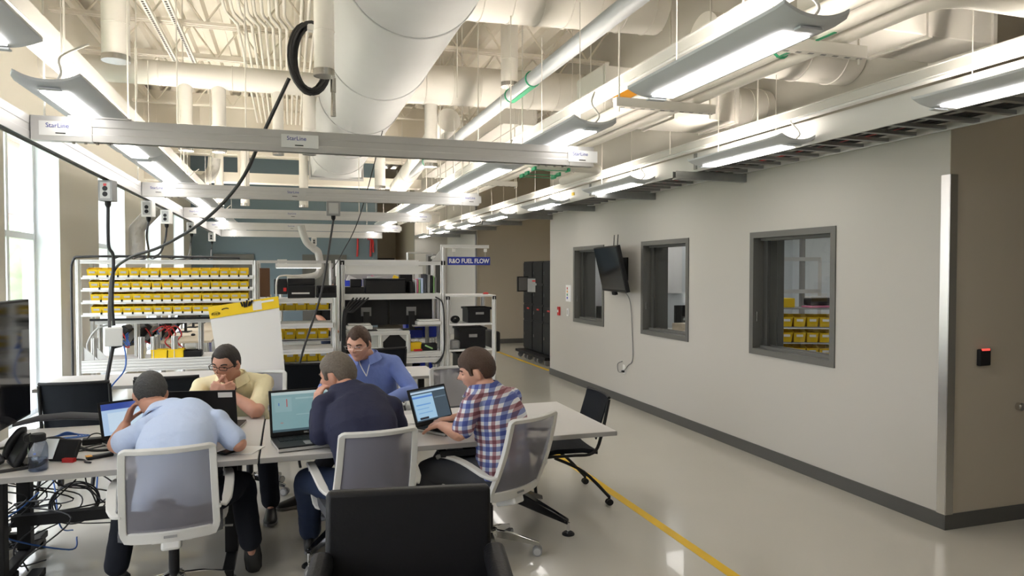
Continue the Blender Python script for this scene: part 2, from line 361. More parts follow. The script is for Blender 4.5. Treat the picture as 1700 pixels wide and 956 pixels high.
# ceiling deck with ribs, joists
b = MB(); x = -2.9; prof = []
while x < 11:
    prof += [(x, CZ), (x+.09, CZ), (x+.12, CZ+.075), (x+.27, CZ+.075), (x+.30, CZ)]; x += .30
prof.append((x, CZ)); rr = [[Vector((px, y, pz)) for px, pz in prof] for y in (-4, 26)]
n = len(prof); b.add(rr[0]+rr[1], [(i, i+1, n+i+1, n+i) for i in range(n-1)]); b.b2(-2.9, 11.3, -4, 26, CZ+.08, CZ+.15)
struct(b.build('ceiling', 'ceil', smooth=False))
GJ = 'open web roof joists'
y = 4.6; js = None; k = 0
while y < 20:
    root = thing('roof_joist', 'cream painted open web steel joist under the roof deck, %s from the camera' % ORD[k], 'joist', (0, y, 0), 0, GJ)
    if js is None:
        ch = MB(); z0 = CZ-.48
        for s_ in (-.035, .035): ch.b2(-2.45, 6.2, s_-.018, s_+.018, CZ-.05, CZ-.012); ch.b2(-2.45, 6.2, s_-.018, s_+.018, z0, z0+.035)
        ch.build('chord', 'ceil', root, smooth=False); wb = MB(); x = -2.4
        while x < 6.1: wb.cyl((x, 0, CZ-.03), (x+.3, 0, z0+.02), .013, 6); wb.cyl((x+.3, 0, z0+.02), (x+.6, 0, CZ-.03), .013, 6); x += .6
        wb.build('web', 'ceil', root, smooth=False); js = root
    else:
        for c in kids(js): c2 = c.copy(); C.objects.link(c2); c2.parent = root
    y += 1.42; k += 1
# joist bearing ledge along left wall
struct(MB().b2(LX, LX+.06, -4, FARY, CZ-.12, CZ-.02).build('trim_2', 'ceil', smooth=False))
# bulkhead and cross soffit far down the room
b = MB(); b.b2(LX, 3.0, 14.3, 14.5, 3.95, CZ)
for i in range(14): b.b2(LX+.2+i*.37, LX+.207+i*.37, 14.29, 14.3, 3.95, CZ)
struct(b.build('trim_3', 'ceil', smooth=False))
struct(MB().b2(LX, 2.6, 14.25, 14.55, 3.42, 3.60).build('trim_4', 'ceil', smooth=False))
b = MB()
for x in (-2.4, -1.35, -.9, .55, 1.3): b.b2(x, x+.12, 14.3, 14.5, 3.6, 3.95)
struct(b.build('trim_5', 'ceil', smooth=False))
for nm, cx, lab in (('vent_grille', -1.02, 'double vent grille high in the white bulkhead, left of the big duct'), ('vent_grille', 1.55, 'grey vent grille high in the white bulkhead, right of the big duct')):
    t = thing(nm, lab, 'vent', (cx, 14.27, 4.13))
    MB().b2(-.3, .3, 0, .02, -.13, .13).build('grille_frame', 'whiteplastic', t, smooth=False); s_ = MB()
    for k in range(11): s_.b2(-.27, .27, -.012, -.001, -.11+k*.02, -.102+k*.02)
    s_.build('slats', 'gray', t, smooth=False)
# doors in the far walls
for i, (x0, x1, yy) in enumerate([(-1.95, -.9, FARY), (.38, 1.6, FARY)]):
    r = struct(bpy.data.objects.new('door_%d' % (i+1), None)); C.objects.link(r); r.location = (0, yy, 0)
    f = MB(); f.b2(x0, x0+.08, -.05, -.001, 0, 2.2); f.b2(x1-.08, x1, -.05, -.001, 0, 2.2); f.b2(x0+.08, x1-.08, -.05, -.001, 2.08, 2.2); f.build('door_frame', 'darkframe', r, smooth=False)
    MB().b2(x0+.08, x1-.08, -.03, -.001, 0, 2.08).build('door_leaf', 'darkframe', r, smooth=False)
r = struct(bpy.data.objects.new('door_3', None)); C.objects.link(r)
MB().b2(3.72, 4.12, 19.36, 19.4, 0, 2.15).build('door_leaf', 'darkpanel', r, smooth=False); MB().b2(3.66, 4.18, 19.38, 19.399, 0, 2.2).build('door_frame', 'gray', r, smooth=False)
r = struct(bpy.data.objects.new('door_4', None)); C.objects.link(r)
MB().b2(2.6, 3.3, 22.95, 23, 0, 2.15).build('door_leaf', 'darkpanel', r, smooth=False)
# fire pipes on the blue wall
for i, (px, y0, y1, l) in enumerate([(594, 396, 426, 'short red pipe high on the blue far wall, left one'), (616, 396, 426, 'red pipe with branch high on the blue far wall, right one')]):
    p = atY(px, y0, FARY-.06); q = atY(px-1, y1, FARY-.06); b = MB(); b.tube([p, q], .028)
    if i: b.tube([p+Vector((-.1, 0, 0)), p+Vector((.05, 0, -.05)), p+Vector((.06, 0, -.4))], .03)
    b.build('fire_pipe', 'red'); tag(bpy.data.objects[[o.name for o in bpy.data.objects if o.name.startswith('fire_pipe')][-1]], l, 'pipe')
# outdoors
sbox('ground_outside', 'grass', -40, LX-.4, -10, 60, -.6, -.3)
t = thing('building', 'reddish brick building across the lawn seen through the windows', 'building', (-16, 40, -.3))
MB().b2(-6, 6, -12, 22, 0, 7).build('facade', 'brick', t, smooth=False); MB().b2(-6.3, 6.3, -12.3, 22.3, 7, 7.4).build('roof', 'concrete', t, smooth=False)
w_ = MB()
for k in range(8): w_.b2(6.0, 6.05, -10+k*4, -8.4+k*4, 1.2, 3); w_.b2(6.0, 6.05, -10+k*4, -8.4+k*4, 4.2, 6)
w_.build('window', 'screen_off', t, smooth=False)
for i, (x, y, s_, l) in enumerate([(-7.5, 23, 1.9, 'rounded green bush on the lawn outside the first tall window'), (-6.8, 30, 1.5, 'small green bush on the lawn further along outside'), (-9, 17, 1.6, 'green bush on the lawn outside behind the wall pier')]):
    b = MB(); b.ell((0, 0, s_*.8), (s_, s_, s_), n=40, m=28); t = b.build('bush', 'leaf'); t.location = (x, y, -.3)
    for v in t.data.vertices: v.co += v.co.normalized()*noise.noise(v.co*2.2)*s_*.35+v.co.normalized()*noise.noise(v.co*7)*.15
    tag(t, l, 'bush')
# =============== CEILING SERVICES ===============
# main supply duct
t = thing('supply_duct', 'huge white round air duct running down the room, open end before the bulkhead', 'duct', (.86, 0, 3.9))
prof = []; y = -2.5
b = MB(); b.cyl((0, -2.5, 0), (0, 12.6, 0), .5, 64, cap=False); rs = []
for k in range(9):
    f_ = k/8; ring = []
    for j in range(64):
        a = 2*math.pi*j/64; c, s_ = math.cos(a), math.sin(a); q = max(abs(c), abs(s_)); sqx, sqz = c/q*.46, s_/q*.46
        ring.append(Vector(((1-f_)*.5*c+f_*sqx, 12.6+f_*.75, (1-f_)*.5*s_+f_*sqz)))
    rs.append(ring)
b.rings(rs, cap=False); b.build('duct_body', 'duct_main', t)
for y in (3.2, 5.0, 6.9, 8.7, 10.6, 12.4):
    s_ = MB().tube([(.503*math.cos(a), y, .503*math.sin(a)) for a in [2*math.pi*k/64 for k in range(64)]], .008, 6, True)
    s_.build('seam_band', 'duct_main', t)
e = MB()
for a, c in (((-.49, -.49), (.49, -.46)), ((-.49, .46), (.49, .49)), ((-.49, -.46), (-.46, .46)), ((.46, -.46), (.49, .46))): e.b2(a[0], c[0], 13.33, 13.37, a[1], c[1])
e.build('end_flange', 'alu', t, smooth=False); MB().b2(-.46, .46, 13.2, 13.22, -.46, .46).build('grille', 'gray', t, smooth=False)
# cross ducts
def rduct(label, p0, p1, r, bands, name='round_duct', extra=None):
    t = thing(name, label, 'duct', (0, 0, 0)); MB().cyl(p0, p1, r, 40).build('duct_body', 'duct', t); p0 = Vector(p0); p1 = Vector(p1); d = (p1-p0).normalized(); a = d.orthogonal().normalized(); c = d.cross(a)
    for k in range(bands):
        p = p0.lerp(p1, (k+.5)/bands); s_ = MB().tube([p+(a*math.cos(q)+c*math.sin(q))*(r+.002) for q in [2*math.pi*j/40 for j in range(40)]], .007, 5, True); s_.build('seam_band', 'duct', t)
    return t
rduct('white round cross duct high on the left, between the wall and the big duct', (LX, 8.7, 3.95), (.55, 8.7, 3.95), .135, 4)
rduct('white round branch duct crossing from the big duct to the right', (1.1, 8.7, 4.05), (4.2, 8.7, 4.12), .24, 9)
rduct('thick white round duct crossing at the top centre of the view', (1.2, 6.0, 4.2), (3.36, 6.0, 4.27), .27, 8)
rduct('short white round duct stub sticking out by the right wall below the box duct', (3.76, 5.52, 3.23), (4.2, 5.52, 3.23), .18, 3)
rduct('white round duct dropping diagonally behind the diagonal pipe', (2.05, 9.2, 3.75), (2.05, 13.8, 3.35), .16, 5)
def boxduct(label, x0, x1, y0, y1, z0, z1):
    t = thing('box_duct', label, 'duct'); MB().b2(x0, x1, y0, y1, z0, z1).build('duct_body', 'duct', t, smooth=False, bevel=.006)
    for x in (x0+.015, (x0+x1)/2, x1-.05): MB().b2(x, x+.03, y0-.015, y1+.015, z0-.015, z1+.015).build('flange', 'duct', t, smooth=False)
boxduct('large white rectangular duct at the top right over the wall corner', 2.95, 4.05, 3.15, 3.57, 3.10, 3.58)
boxduct('white rectangular duct with an orange label, further over the three windows', 2.45, 3.75, 5.25, 5.8, 3.04, 3.42)
boxduct('long white rectangular duct high along the far right ceiling', 2.75, 3.3, 9.2, 15, 3.75, 4.1)
rduct('white round duct running into the right wall between the two rectangular ducts', (2.9, 4.5, 3.42), (4.2, 4.5, 3.42), .21, 4)
b = MB(); b.b2(0, .32, -.008, 0, 0, .11); o = b.build('warning_label', ['orange'], None, smooth=False); o.location = (2.52, 5.235, 3.12); tag(o, 'orange and white warning label on the rectangular duct', 'label')
b = MB(); b.b2(0, .32, -.009, 0, 0, .035); b.build('label_stripe', 'white', o, smooth=False)
# drops (vertical round pipes with open rims)
GD = 'white vertical exhaust drops under the ceiling'
for x, y, z0, z1, r, l in [(-1.33, 6.5, 3.46, 5.05, .105, 'white vertical duct drop at top left with a bare metal rim'), (.24, 4.9, 3.05, 5.05, .066, 'white vertical duct drop beside the black cable coil'), (2.36, 7.5, 3.79, 5.05, .095, 'white vertical duct drop right of the big duct'),
                           (-1.09, 8.7, 3.1, 3.9, .075, 'white drop under the left cross duct, nearest the window wall'), (-.74, 8.7, 3.1, 3.9, .075, 'white drop under the left cross duct, second from the window wall'), (-.1, 8.7, 3.1, 3.9, .06, 'white drop under the left cross duct, third from the window wall'), (.25, 8.7, 3.12, 3.9, .075, 'white drop under the left cross duct next to the big duct'),
                           (1.72, 8.75, 3.05, 3.9, .08, 'tapered white drop right of the big duct under the branch duct'), (1.35, 10.9, 3.0, 4.6, .08, 'white drop pipe just behind the first cross beam, right of the big duct end'),
                           (-1.15, 13.4, 2.9, 4.2, .075, 'far white drop pipe near the bulkhead, left one'), (-.72, 13.4, 2.9, 4.2, .075, 'far white drop pipe near the bulkhead, middle one'), (.28, 13.4, 2.9, 4.2, .08, 'far white drop pipe near the bulkhead, beside the duct end')]:
    t = thing('duct_drop', l, 'duct', (x, y, z0), 0, GD); MB().cyl((0, 0, .03), (0, 0, z1-z0), r, 28).build('drop_body', 'duct', t)
    MB().lathe([(r-.02, .0), (r+.004, 0), (r+.004, .045), (r-.004, .045)], n=28).build('rim', 'steel', t); s_ = MB(); s_.tube([(r*1.01*math.cos(a), r*1.01*math.sin(a), .3) for a in [2*math.pi*k/28 for k in range(28)]], .004, 5, True); s_.build('seam', 'duct', t)
    if z1 == 5.05:
        MB().cyl((0, 0, .012), (0, 0, .014), r-.018, 20).build('cap', 'gray', t)
# long round pipe along the room with green marks
def vec_pipe(name, label, pts, r, m='pipe', cat='pipe', n=14, group=None):
    o = MB().tube(pts, r, n).build(name, m); return tag(o, label, cat, group)
lp = vec_pipe('water_pipe', 'long thick white pipe running diagonally across the ceiling from top centre', [(2.02, -1, 3.4), (2.02, 13.8, 3.4)], .062, 'pipe_gray')
for i, y in enumerate((5.75, 6.35, 10.6)):
    b = MB(); b.tube([(2.02+.065*math.cos(a), y, 3.4+.065*math.sin(a)) for a in [2*math.pi*k/20 for k in range(20)]], .007, 6, True)
    if i == 0: b.b2(2.0, 2.05, y, y+.6, 3.333, 3.337)
    b.build('green_band', 'green', lp)
# three pipes side by side on strut hangers
GP = 'three parallel white pipes hung over the right aisle'
for i, (x, n_) in enumerate(((2.38, 'leftmost'), (2.545, 'middle'), (2.71, 'rightmost'))):
    pts = [(5.5, 2.02+.17*i, 2.95), (x+.14, 2.02+.17*i, 2.95), (x+.04, 2.06+.17*i, 2.95), (x, 2.16+.17*i, 2.95), (x, 6.6-.1*i, 2.95), (x, 9, 2.95), (x, 18, 2.95)]
    vec_pipe('water_pipe', 'white pipe of the bundle of three above the right aisle, %s' % n_, pts, .047, group=GP)
    if i < 2:
        g = MB(); y = 3.2+.0*i; g.tube([(x+.05*math.cos(a), y, 2.95+.05*math.sin(a)) for a in [2*math.pi*k/16 for k in range(16)]], .009, 5, True); g.b2(x-.03, x-.012, y-.42, y, 2.896, 2.900)
        tag(g.build('pipe_clip', 'green'), 'green open label clip around the %s pipe beside the big lamp' % n_, 'clip')
GH = 'strut trapeze hangers under the pipes'
hb = None
for k, y in enumerate((2.93, 4.27, 6.3, 8.7, 11.1, 13.6)):
    t = thing('pipe_hanger', 'white slotted strut trapeze under the three pipes, %s from the camera' % ORD[k], 'hanger', (2.46, y, 2.87), 0, GH)
    if hb is None:
        MB().b2(-.38, .38, -.025, .025, -.03, .03).build('strut', 'pipe', t, smooth=False); s_ = MB()
        for j in range(10): s_.b2(-.34+j*.075, -.31+j*.075, -.008, .008, -.0315, -.03)
        s_.build('slot', 'gray', t, smooth=False)
        for x in (-.35, .35): MB().cyl((x, 0, -.06), (x, 0, 2.1), .006, 8).build('hanger_rod', 'pipe', t)
        hb = t
    else:
        for c in kids(hb): c2 = c.copy(); C.objects.link(c2); c2.parent = t
vec_pipe('water_pipe', 'white pipe elbow crossing to the right behind the big lamp, lower one', [(2.2, 6.65, 2.84), (2.5, 6.65, 2.80), (3.0, 6.65, 2.80), (3.06, 6.70, 2.80), (3.08, 6.8, 2.80), (3.08, 7.7, 2.80)], .05)
for i, (a, c, z) in enumerate((((2.33), 2.69, 2.80), ((2.24), 2.57, 2.745), ((2.17), 2.50, 2.71))):
    g = MB(); y = 6.57-.05*i
    g.b2(a, a+.02, y, y+.1, z-.055, z-.02); g.b2(c, c+.02, y, y+.1, z-.055, z-.02); g.b2(a, c, y, y+.01, z-.056, z-.05)
    tag(g.build('pipe_clip', 'green', smooth=False), 'green pipe label clip by the pipe elbow, %s of the stepped three' % ('top', 'middle', 'bottom')[i], 'clip')
# ceiling conduits at upper left
GC = 'painted conduits running along the ceiling at upper left'
for k in range(12):
    x = -.62+k*.075; j = .10 if k < 9 else 0
    pts = [(x, 5.2, 4.50), (x, 8.0, 4.50), (x+j*.1, 8.12, 4.50), (x+j, 8.45, 4.50), (x+j, 8.6, 4.50), (x+j, 13.9, 4.50)] if j else [(x+.1, 5.2, 4.50), (x+.1, 13.9, 4.50)]
    tag(MB().tube(pts, .017, 8).build('conduit', 'pipe'), 'thin cream conduit under the roof joists, %s from the left' % ORD[k], 'conduit', GC)
for k, (x, l) in enumerate(((-1.36, 'left'), (-1.14, 'right'))):
    b = MB(); b.b2(x-.03, x+.03, 5.0, 10.2, 4.42, 4.46); t = b.build('perforated_strut', 'pipe', smooth=False); tag(t, 'perforated steel strut under the joists at upper left, %s of two' % l, 'strut'); s_ = MB()
    for j in range(80): s_.b2(x-.012, x+.012, 5.05+j*.064, 5.085+j*.064, 4.418, 4.42)
    s_.build('perforation', 'black', t, smooth=False)
# thin vertical hanger rods
GR = 'thin white rods hanging from the ceiling'
rods = [(213, 0, 215, 4.9, 4.6), (153, 0, 150, 6, 0), (235, 0, 230, 0, 0)]
k = 0
rc_ = [0, 0, 0]
for x, y, z0 in [(-1.15, 6.0, 2.9), (-1.15, 9.0, 2.9), (-1.15, 12.0, 2.9), (-1.15, 4.4, 2.9), (-1.39, 7.65, 2.6), (-1.39, 4.9, 2.6), (2.04, 7.65, 2.6), (-.4, 7.65, 2.6), (1.0, 10.55, 2.6), (-1.0, 7.4, 3.0), (1.87, 5.9, 2.85), (1.87, 8.9, 2.85), (2.25, 9.8, 2.6), (3.45, 5.9, 2.85), (3.45, 8.3, 2.85), (3.45, 4.6, 2.85), (3.45, 10.6, 2.85), (1.6, 6.8, 3.45), (2.4, 11.0, 3.0), (2.75, 11.3, 3.1), (3.1, 11.6, 3.1), (2.0, 9.3, 3.5)]:
    gi = 0 if x < 0 else 1 if x < 2.1 else 2; rc_[gi] += 1
    tag(MB().cyl((x, y, z0), (x, y, CZ-.02), .006, 8).build('ceiling_rod', 'pipe'), 'thin white rod hanging from the ceiling %s, %s of its group' % (('over the left aisle', 'in the centre', 'over the right aisle')[gi], ORD[rc_[gi]-1]), 'rod', GR+(' on the left' if x < 0 else ' in the centre' if x < 2.1 else ' on the right'))
# raceways (power track) above the lamp rows
def raceway(x, y0, y1, z, l, wide=0):
    t = thing('cable_raceway', l, 'raceway', (x, 0, z)); b = MB(); b.b2(-.045, .045, y0, y1, 0, .055); b.b2(-.06, .06, y0, y1, .055, .062); b.build('channel', 'raceway', t, smooth=False)
    s_ = MB(); s_.b2(-.03, .03, y0, y1, -.012, -.0005); s_.build('long_strip', 'white', t, smooth=False)  # white strip paints in the bright line of the uplit raceway edges
    if wide: MB().b2(-.05, .06, y0, y1, .064, .16).build('side_tray', 'raceway', t, smooth=False)
    return t
raceway(-1.34, 0, 15, 3.0, 'white cable raceway above the left row of lamps', 1)
raceway(2.19, 0, 16, 3.0, 'white cable raceway above the middle row of lamps')
raceway(3.56, 0, 18.5, 2.86, 'white cable raceway above the right row of lamps')
# ---- suspended lamps ----
def lampmesh(L, lenses):
    t = thing('pendant_lamp', 'x', 'lamp'); W_ = .17; P = []
    for k in range(13):
        u = -1+k/6; P.append((u*W_, .02+.040*abs(u)**2.3))
    top = [(x, z+.014) for x, z in P]; poly = P+top[::-1]
    rs = []
    for i, y in enumerate((0, .03, .1, L-.1, L-.03, L)):
        f_ = (.86, .95, 1, 1, .95, .86)[i]; rs.append([Vector((x*f_, y, z+(.02 if i in (0, 5) else .006 if i in (1, 4) else 0))) for x, z in poly])
    MB().rings(rs).build('lamp_housing', 'fix', t)
    n = lenses; seg = (L-.2)/n
    for k in range(n):
        y0 = .1+k*seg+.012; y1 = .1+(k+1)*seg-.012
        MB().b2(-.06, .06, y0, y1, .013, .0195).build('lens', 'lens', t, smooth=False)
    b = MB(); b.box((-.065, L/2, .042), (.07, L-.3, .004)); b.box((.065, L/2, .042), (.07, L-.3, .004)); b.build('uplight', 'uplens', t, smooth=False)
    for y in (.03, L-.065): MB().b2(-.05, .05, y, y+.035, .012, .02).build('end_plate', 'fix', t, smooth=False)
    for y in (.25, L-.25): MB().cyl((0, y, .04), (0, y, .9), .003, 6).build('wire', 'pipe', t)
    MB().tube(smoothpts([(0, .1, .04), (.05, .05, .10), (.03, .12, .2), (.12, .28, .32)]), .006, 6).build('electric_cable', 'whiteplastic', t)
    return t
l1 = lampmesh(1.24, 1); l2 = lampmesh(2.4, 2)
GL = 'suspended linear lamps'
def place(src, x, y, lab, used=[]):
    g = GL
    if src.name not in used: used.append(src.name); o = src; o.location = (x, y, 2.64)
    else: o = dup(src, None, (x, y, 2.64), 0)
    o['label'] = lab; o['group'] = g
for k, y in enumerate((-.5, 1.87, 4.2, 6.53, 8.86, 11.2, 13.5, 15.8, 18.1)):
    place(l1, 3.5, y, 'slim grey pendant lamp in the right row by the cable tray, %s from the camera' % ORD[k])
for k, y in enumerate((-.2, 2.15, 4.12)): place(l1, 1.87, y, 'wide grey pendant lamp in the middle row, %s' % ('overhead behind the view', 'nearest and largest in view', 'second in view behind the first cross beam')[k])
for k, y in enumerate((5.95, 9.2, 12.4, 15.6)): place(l2, 1.87, y, 'long two lens pendant lamp in the middle row, %s of the long ones' % ORD[k])
place(l2, -1.13, 1.04, 'grey pendant lamp cut off at the left edge of the picture')
for k, y in enumerate((4.02, 6.45, 8.88, 11.31, 13.74)): place(l2, -1.13, y, 'long pendant lamp in the left row along the windows, %s behind the edge lamp' % ORD[k])
# ---- aluminium power beam frame ----
BZ0, BZ1 = 2.48, 2.61
def beam(name, label, p0, p1, group=None):
    t = thing(name, label, 'beam', p0, 0, group); d = Vector(p1)-Vector(p0); L = d.length; v = Vector(p1)-Vector(p0)
    n_ = Vector((-v.y, v.x, 0)).normalized()*.03; hh = BZ1-BZ0
    b = MB(); prof = [(-1, 0), (-.8, 0), (-.8, .014), (.8, .014), (.8, 0), (1, 0), (1, .3*hh), (.93, .34*hh), (.93, .62*hh), (1, .66*hh), (1, hh), (.75, hh), (.7, hh-.008), (-.7, hh-.008), (-.75, hh), (-1, hh), (-1, .66*hh), (-.93, .62*hh), (-.93, .34*hh), (-1, .3*hh)]
    b.rings([[q+n_*a+Vector((0, 0, c)) for a, c in prof] for q in (Vector((0, 0, 0)), v)]); b.build('beam_body', 'alu', t, smooth=False)
    s_ = MB(); s_.bar(Vector((0, 0, .0095)), v+Vector((0, 0, .0095)), .03, .003); s_.build('bottom_slot', 'black', t, smooth=False)
    return t
side = beam('power_beam', 'long aluminium power beam running along the window side, carrying the hanging outlet boxes', (-1.39, 2.6, BZ0), (-1.39, 16.25, BZ0))
YS = (4.57, 7.68, 10.55, 13.5, 16.2); GB = 'aluminium cross beams of the overhead power frame'
for k, y in enumerate(YS):
    t = beam('power_beam', 'aluminium cross beam of the overhead frame, %s from the camera' % ORD[k], (-1.355, y, BZ0), (2.05, y, BZ0), GB)
    for x in (.0, 3.22):
        MB().b2(x, x+.30 if x == 0 else x+.18, -.034, .034, -.002, BZ1-BZ0+.003).build('end_bracket', 'alu', t, smooth=False)
    for x0 in (.2, 3.0):
        s_ = MB()
        for j in range(4): s_.cyl((x0+j*.06, 0, -.012), (x0+j*.06, 0, 0), .009, 8)
        s_.build('bolt', 'steel', t)
    MB().b2(.18, .5, -.03, .03, BZ1-BZ0+.003, BZ1-BZ0+.012).build('top_plate', 'alu', t, smooth=False)
    if k < 4:
        for x in (.14, 1.42, 3.31):
            MB().b2(x-.1, x+.12, -.0358, -.0342, .025, .105).build('sticker', 'white' if k < 1 else 'alu', t, smooth=False)
            textmesh('logo', 'StarLine', .035, 'signblue', t, (x-.01, -.037, .08), ext=.0004)
            MB().b2(x-.02, x+.03, -.0372, -.0358, .036, .042).build('sticker_line', 'black', t, smooth=False)
# hanging outlet boxes with cords
def outlet_box(name, label, x, y, m, cord, rotz=0, big=0):
    t = thing(name, label, 'outlet box', (x, y, BZ0), rotz); a = .055 if not big else .07; hgt = .17 if not big else .15
    MB().b2(-a, a, -.045, .045, -hgt, -.002).build('box_body', m, t, smooth=False, bevel=.004)
    MB().b2(-a*.7, a*.7, -.0475, -.045, -hgt+.02, -.02).build('face_plate', 'lgray', t, smooth=False)
    if not big:
        for z in (-.07, -.115): MB().cyl((0, -.050, z), (0, -.0475, z), .02, 16).build('socket', 'black', t)
    MB().lathe([(.012, -.05), (.022, -.03), (.024, .0)], (0, 0, -hgt), 12).build('plug', 'black', t)
    return t
def cable(name, label, pts, r=.011, m='cable', group=None, k=8, n=8):
    return tag(MB().tube(smoothpts(pts, k), r, n).build(name, m), label, 'cable', group)
xs = -1.39
for i, (px, lab, mm) in enumerate([(180, 'grey outlet box with red mark hanging from the window side beam, nearest', 'gray'), (247, 'pale outlet box under the window side beam, second', 'whiteplastic'), (277, 'pale outlet box under the window side beam, third', 'whiteplastic'), (318, 'pale outlet box under the window side beam, fourth', 'whiteplastic'), (352, 'pale outlet box under the window side beam, farthest', 'whiteplastic')]):
    d = ray(px, 400); y = xs/d.x*d.y; t = outlet_box('outlet_box', lab, xs, y, mm, None, R(-12))
    if i == 0: MB().b2(-.012, .012, -.0495, -.0475, -.05, -.03).build('red_mark', 'red', t, smooth=False)
    top = Vector((xs, y, BZ0-.22))
    if i == 0:
        cable('electric_cable', 'black cord hanging straight down from the nearest outlet box', [top, top+Vector((.0, 0, -.3)), (xs+.03, y+.02, 1.85), (xs+.02, y, 1.5), (xs+.03, y, 1.30)], .013)
    else:
        e = atY((0, 232, 238, 290, 330)[i], (0, 432, 428, 432, 432)[i], 9.15)
        cable('electric_cable', 'black cord swooping from the %s outlet box down to the bin rack' % ORD[i], [top, top+Vector((-.02, 0, -.15)), (top*.45+e*.55)+Vector((.05, 0, -.12)), e], .011)
t = outlet_box('outlet_box', 'dark grey outlet box with pale label hanging from the second cross beam', .46, YS[1], 'gray', None, 0, 1)
MB().b2(-.035, .035, -.05, -.0478, -.075, -.03).build('label_plate', 'lgray', t, smooth=False)
outlet_box('outlet_box', 'small white outlet box under the farthest cross beam', .55, YS[4], 'whiteplastic', None)
cable('electric_cable', 'long black cord slanting from the middle outlet box down behind the table', [(.46, YS[1], BZ0-.19), (.43, YS[1]-.02, 2.1), (.32, YS[1]-.15, 1.5), (.12, YS[1]-.4, .9), (.0, YS[1]-.5, .35), (-.02, YS[1]-.45, .02)], .011)
cable('electric_cable', 'thin black wire slanting down right of the middle cord', [atY(652, 150, 8.6)+Vector((0, 0, 0)), atY(600, 350, 9.2), atY(568, 420, 9.6), atY(552, 446, 9.66)], .006)
# coiled black cable and its long sweep
cx = Vector((.22, 5.2, 3.25)); b = MB(); pts = []
for k in range(7*24):
    a = 2*math.pi*k/24; rr_ = .2+.012*math.sin(k*.13); pts.append(cx+Vector((math.cos(a)*rr_*.62-.06+.02*math.sin(k*.05), .03*math.sin(k*.21), math.sin(a)*rr_*1.18)))
b.tube(pts, .012, 7); tag(b.build('cable_coil', 'cable'), 'big black cable coil hanging at the ceiling beside the white drop', 'cable')
tag(MB().b2(.14, .28, 5.17, 5.23, 3.44, 3.50).build('coil_hook', 'whiteplastic', smooth=False), 'white hook the cable coil hangs on', 'hook')
pts = [atY(480, 130, 5.25), atY(440, 215, 5.4), atY(400, 300, 5.7), atY(340, 365, 6.1), atY(270, 408, 6.6), atY(215, 428, 7.0), atY(188, 452, 7.3), atY(182, 500, 6.95), atY(182, 545, 6.6)]
cable('electric_cable', 'long black cord sweeping from the ceiling coil down to the white hanging box', pts, .013)
b = MB(); p = atY(553, 130, 5.2); b.cyl(p, p+Vector((0, 0, -.1)), .02, 12); b.cyl(p+Vector((0, 0, -.1)), p+Vector((0, 0, -.27)), .014, 12, .02); tag(b.build('air_nozzle', 'steel'), 'metal air nozzle hanging below the cable coil', 'nozzle')
# thin pipe with air hose up to the ceiling
vec_pipe('compressed_air_line', 'thin pipe running up from the nozzle beside the coil', [p, p+Vector((0, 0, 1.9))], .008)
# white junction box hanging in mid air over the left table
bx = Vector((xs+.03, 6.42, 1.21)); t = thing('junction_box', 'white cable box hanging in the air from the black cord', 'box', bx, R(14))
MB().box((0, 0, 0), (.13, .09, .15)).build('box_body', 'whiteplastic', t, bevel=.006); MB().b2(.05, .075, -.04, .03, -.06, -.02).build('connector', 'gray', t, smooth=False)
cable('electric_cable', 'black cord from the hanging white box down behind the mesh chair', [bx+Vector((0, 0, -.06)), bx+Vector((-.04, -.1, -.4)), bx+Vector((-.12, -.2, -1.15))], .015)
cable('network_cable', 'blue network cable from the hanging white box to the floor', [bx+Vector((.07, 0, -.04)), bx+Vector((.1, -.1, -.25)), bx+Vector((-.03, -.2, -.5)), bx+Vector((-.08, -.25, -1.18))], .006, 'bluecable')
for k in range(3): cable('network_cable', 'blue network cable curling out of the hanging white box, %s' % ('upper', 'middle', 'lower')[k], [bx+Vector((.07, -.01*k, -.03)), bx+Vector((.10+.01*k, -.02, -.07)), bx+Vector((.09, .01*k, .01)), bx+Vector((.11, 0, .03-.02*k))], .004, 'bluecable', 'blue cables at the hanging box')
# ---- cable tray over the right wall ----
t = thing('cable_tray', 'long ladder cable tray running over the right wall with black cables', 'cable tray', (0, 0, 0))
MB().b2(3.67, 3.69, -1, 11.6, 2.68, 2.855).build('side_rail', 'alu_white', t, smooth=False); MB().b2(4.165, 4.185, -1, 11.6, 2.68, 2.80).build('side_rail', 'alu', t, smooth=False)
y = 1.7; rg = None
while y < 11.6:
    if rg is None: rg = MB().b2(3.69, 4.165, 0, .04, 2.685, 2.71).build('rung', 'galv', t, smooth=False); rg.location = (0, y, 0)
    else: r2 = rg.copy(); C.objects.link(r2); r2.location = (0, y, 0)
    y += .235
MB().b2(3.67, 4.185, 11.6, 19, 2.68, 2.855).build('far_tray', 'alu', t, smooth=False)
GT = 'cables lying in the ladder tray'
for k in range(9):
    x = 3.73+k*.05; pts = []; y = 1.5; random.seed(k)
    while y < 11.6: pts.append((x+random.uniform(-.018, .018), y, 2.727+random.uniform(0, .012))); y += .4
    mm = ['cable', 'cable', 'gray', 'cable', 'lgray', 'cable', 'red', 'cable', 'cable'][k]
    cable('tray_cable', '%s cable lying in the ladder tray, %s from the room side' % ({'cable': 'black', 'gray': 'dark grey', 'lgray': 'pale grey', 'red': 'red'}[mm], ORD[k]), pts, .012 if mm != 'red' else .006, mm, GT+(' black' if mm == 'cable' else ' '+mm), 3, 6)
GS = 'galvanised strut brackets under the cable tray'
ss = None
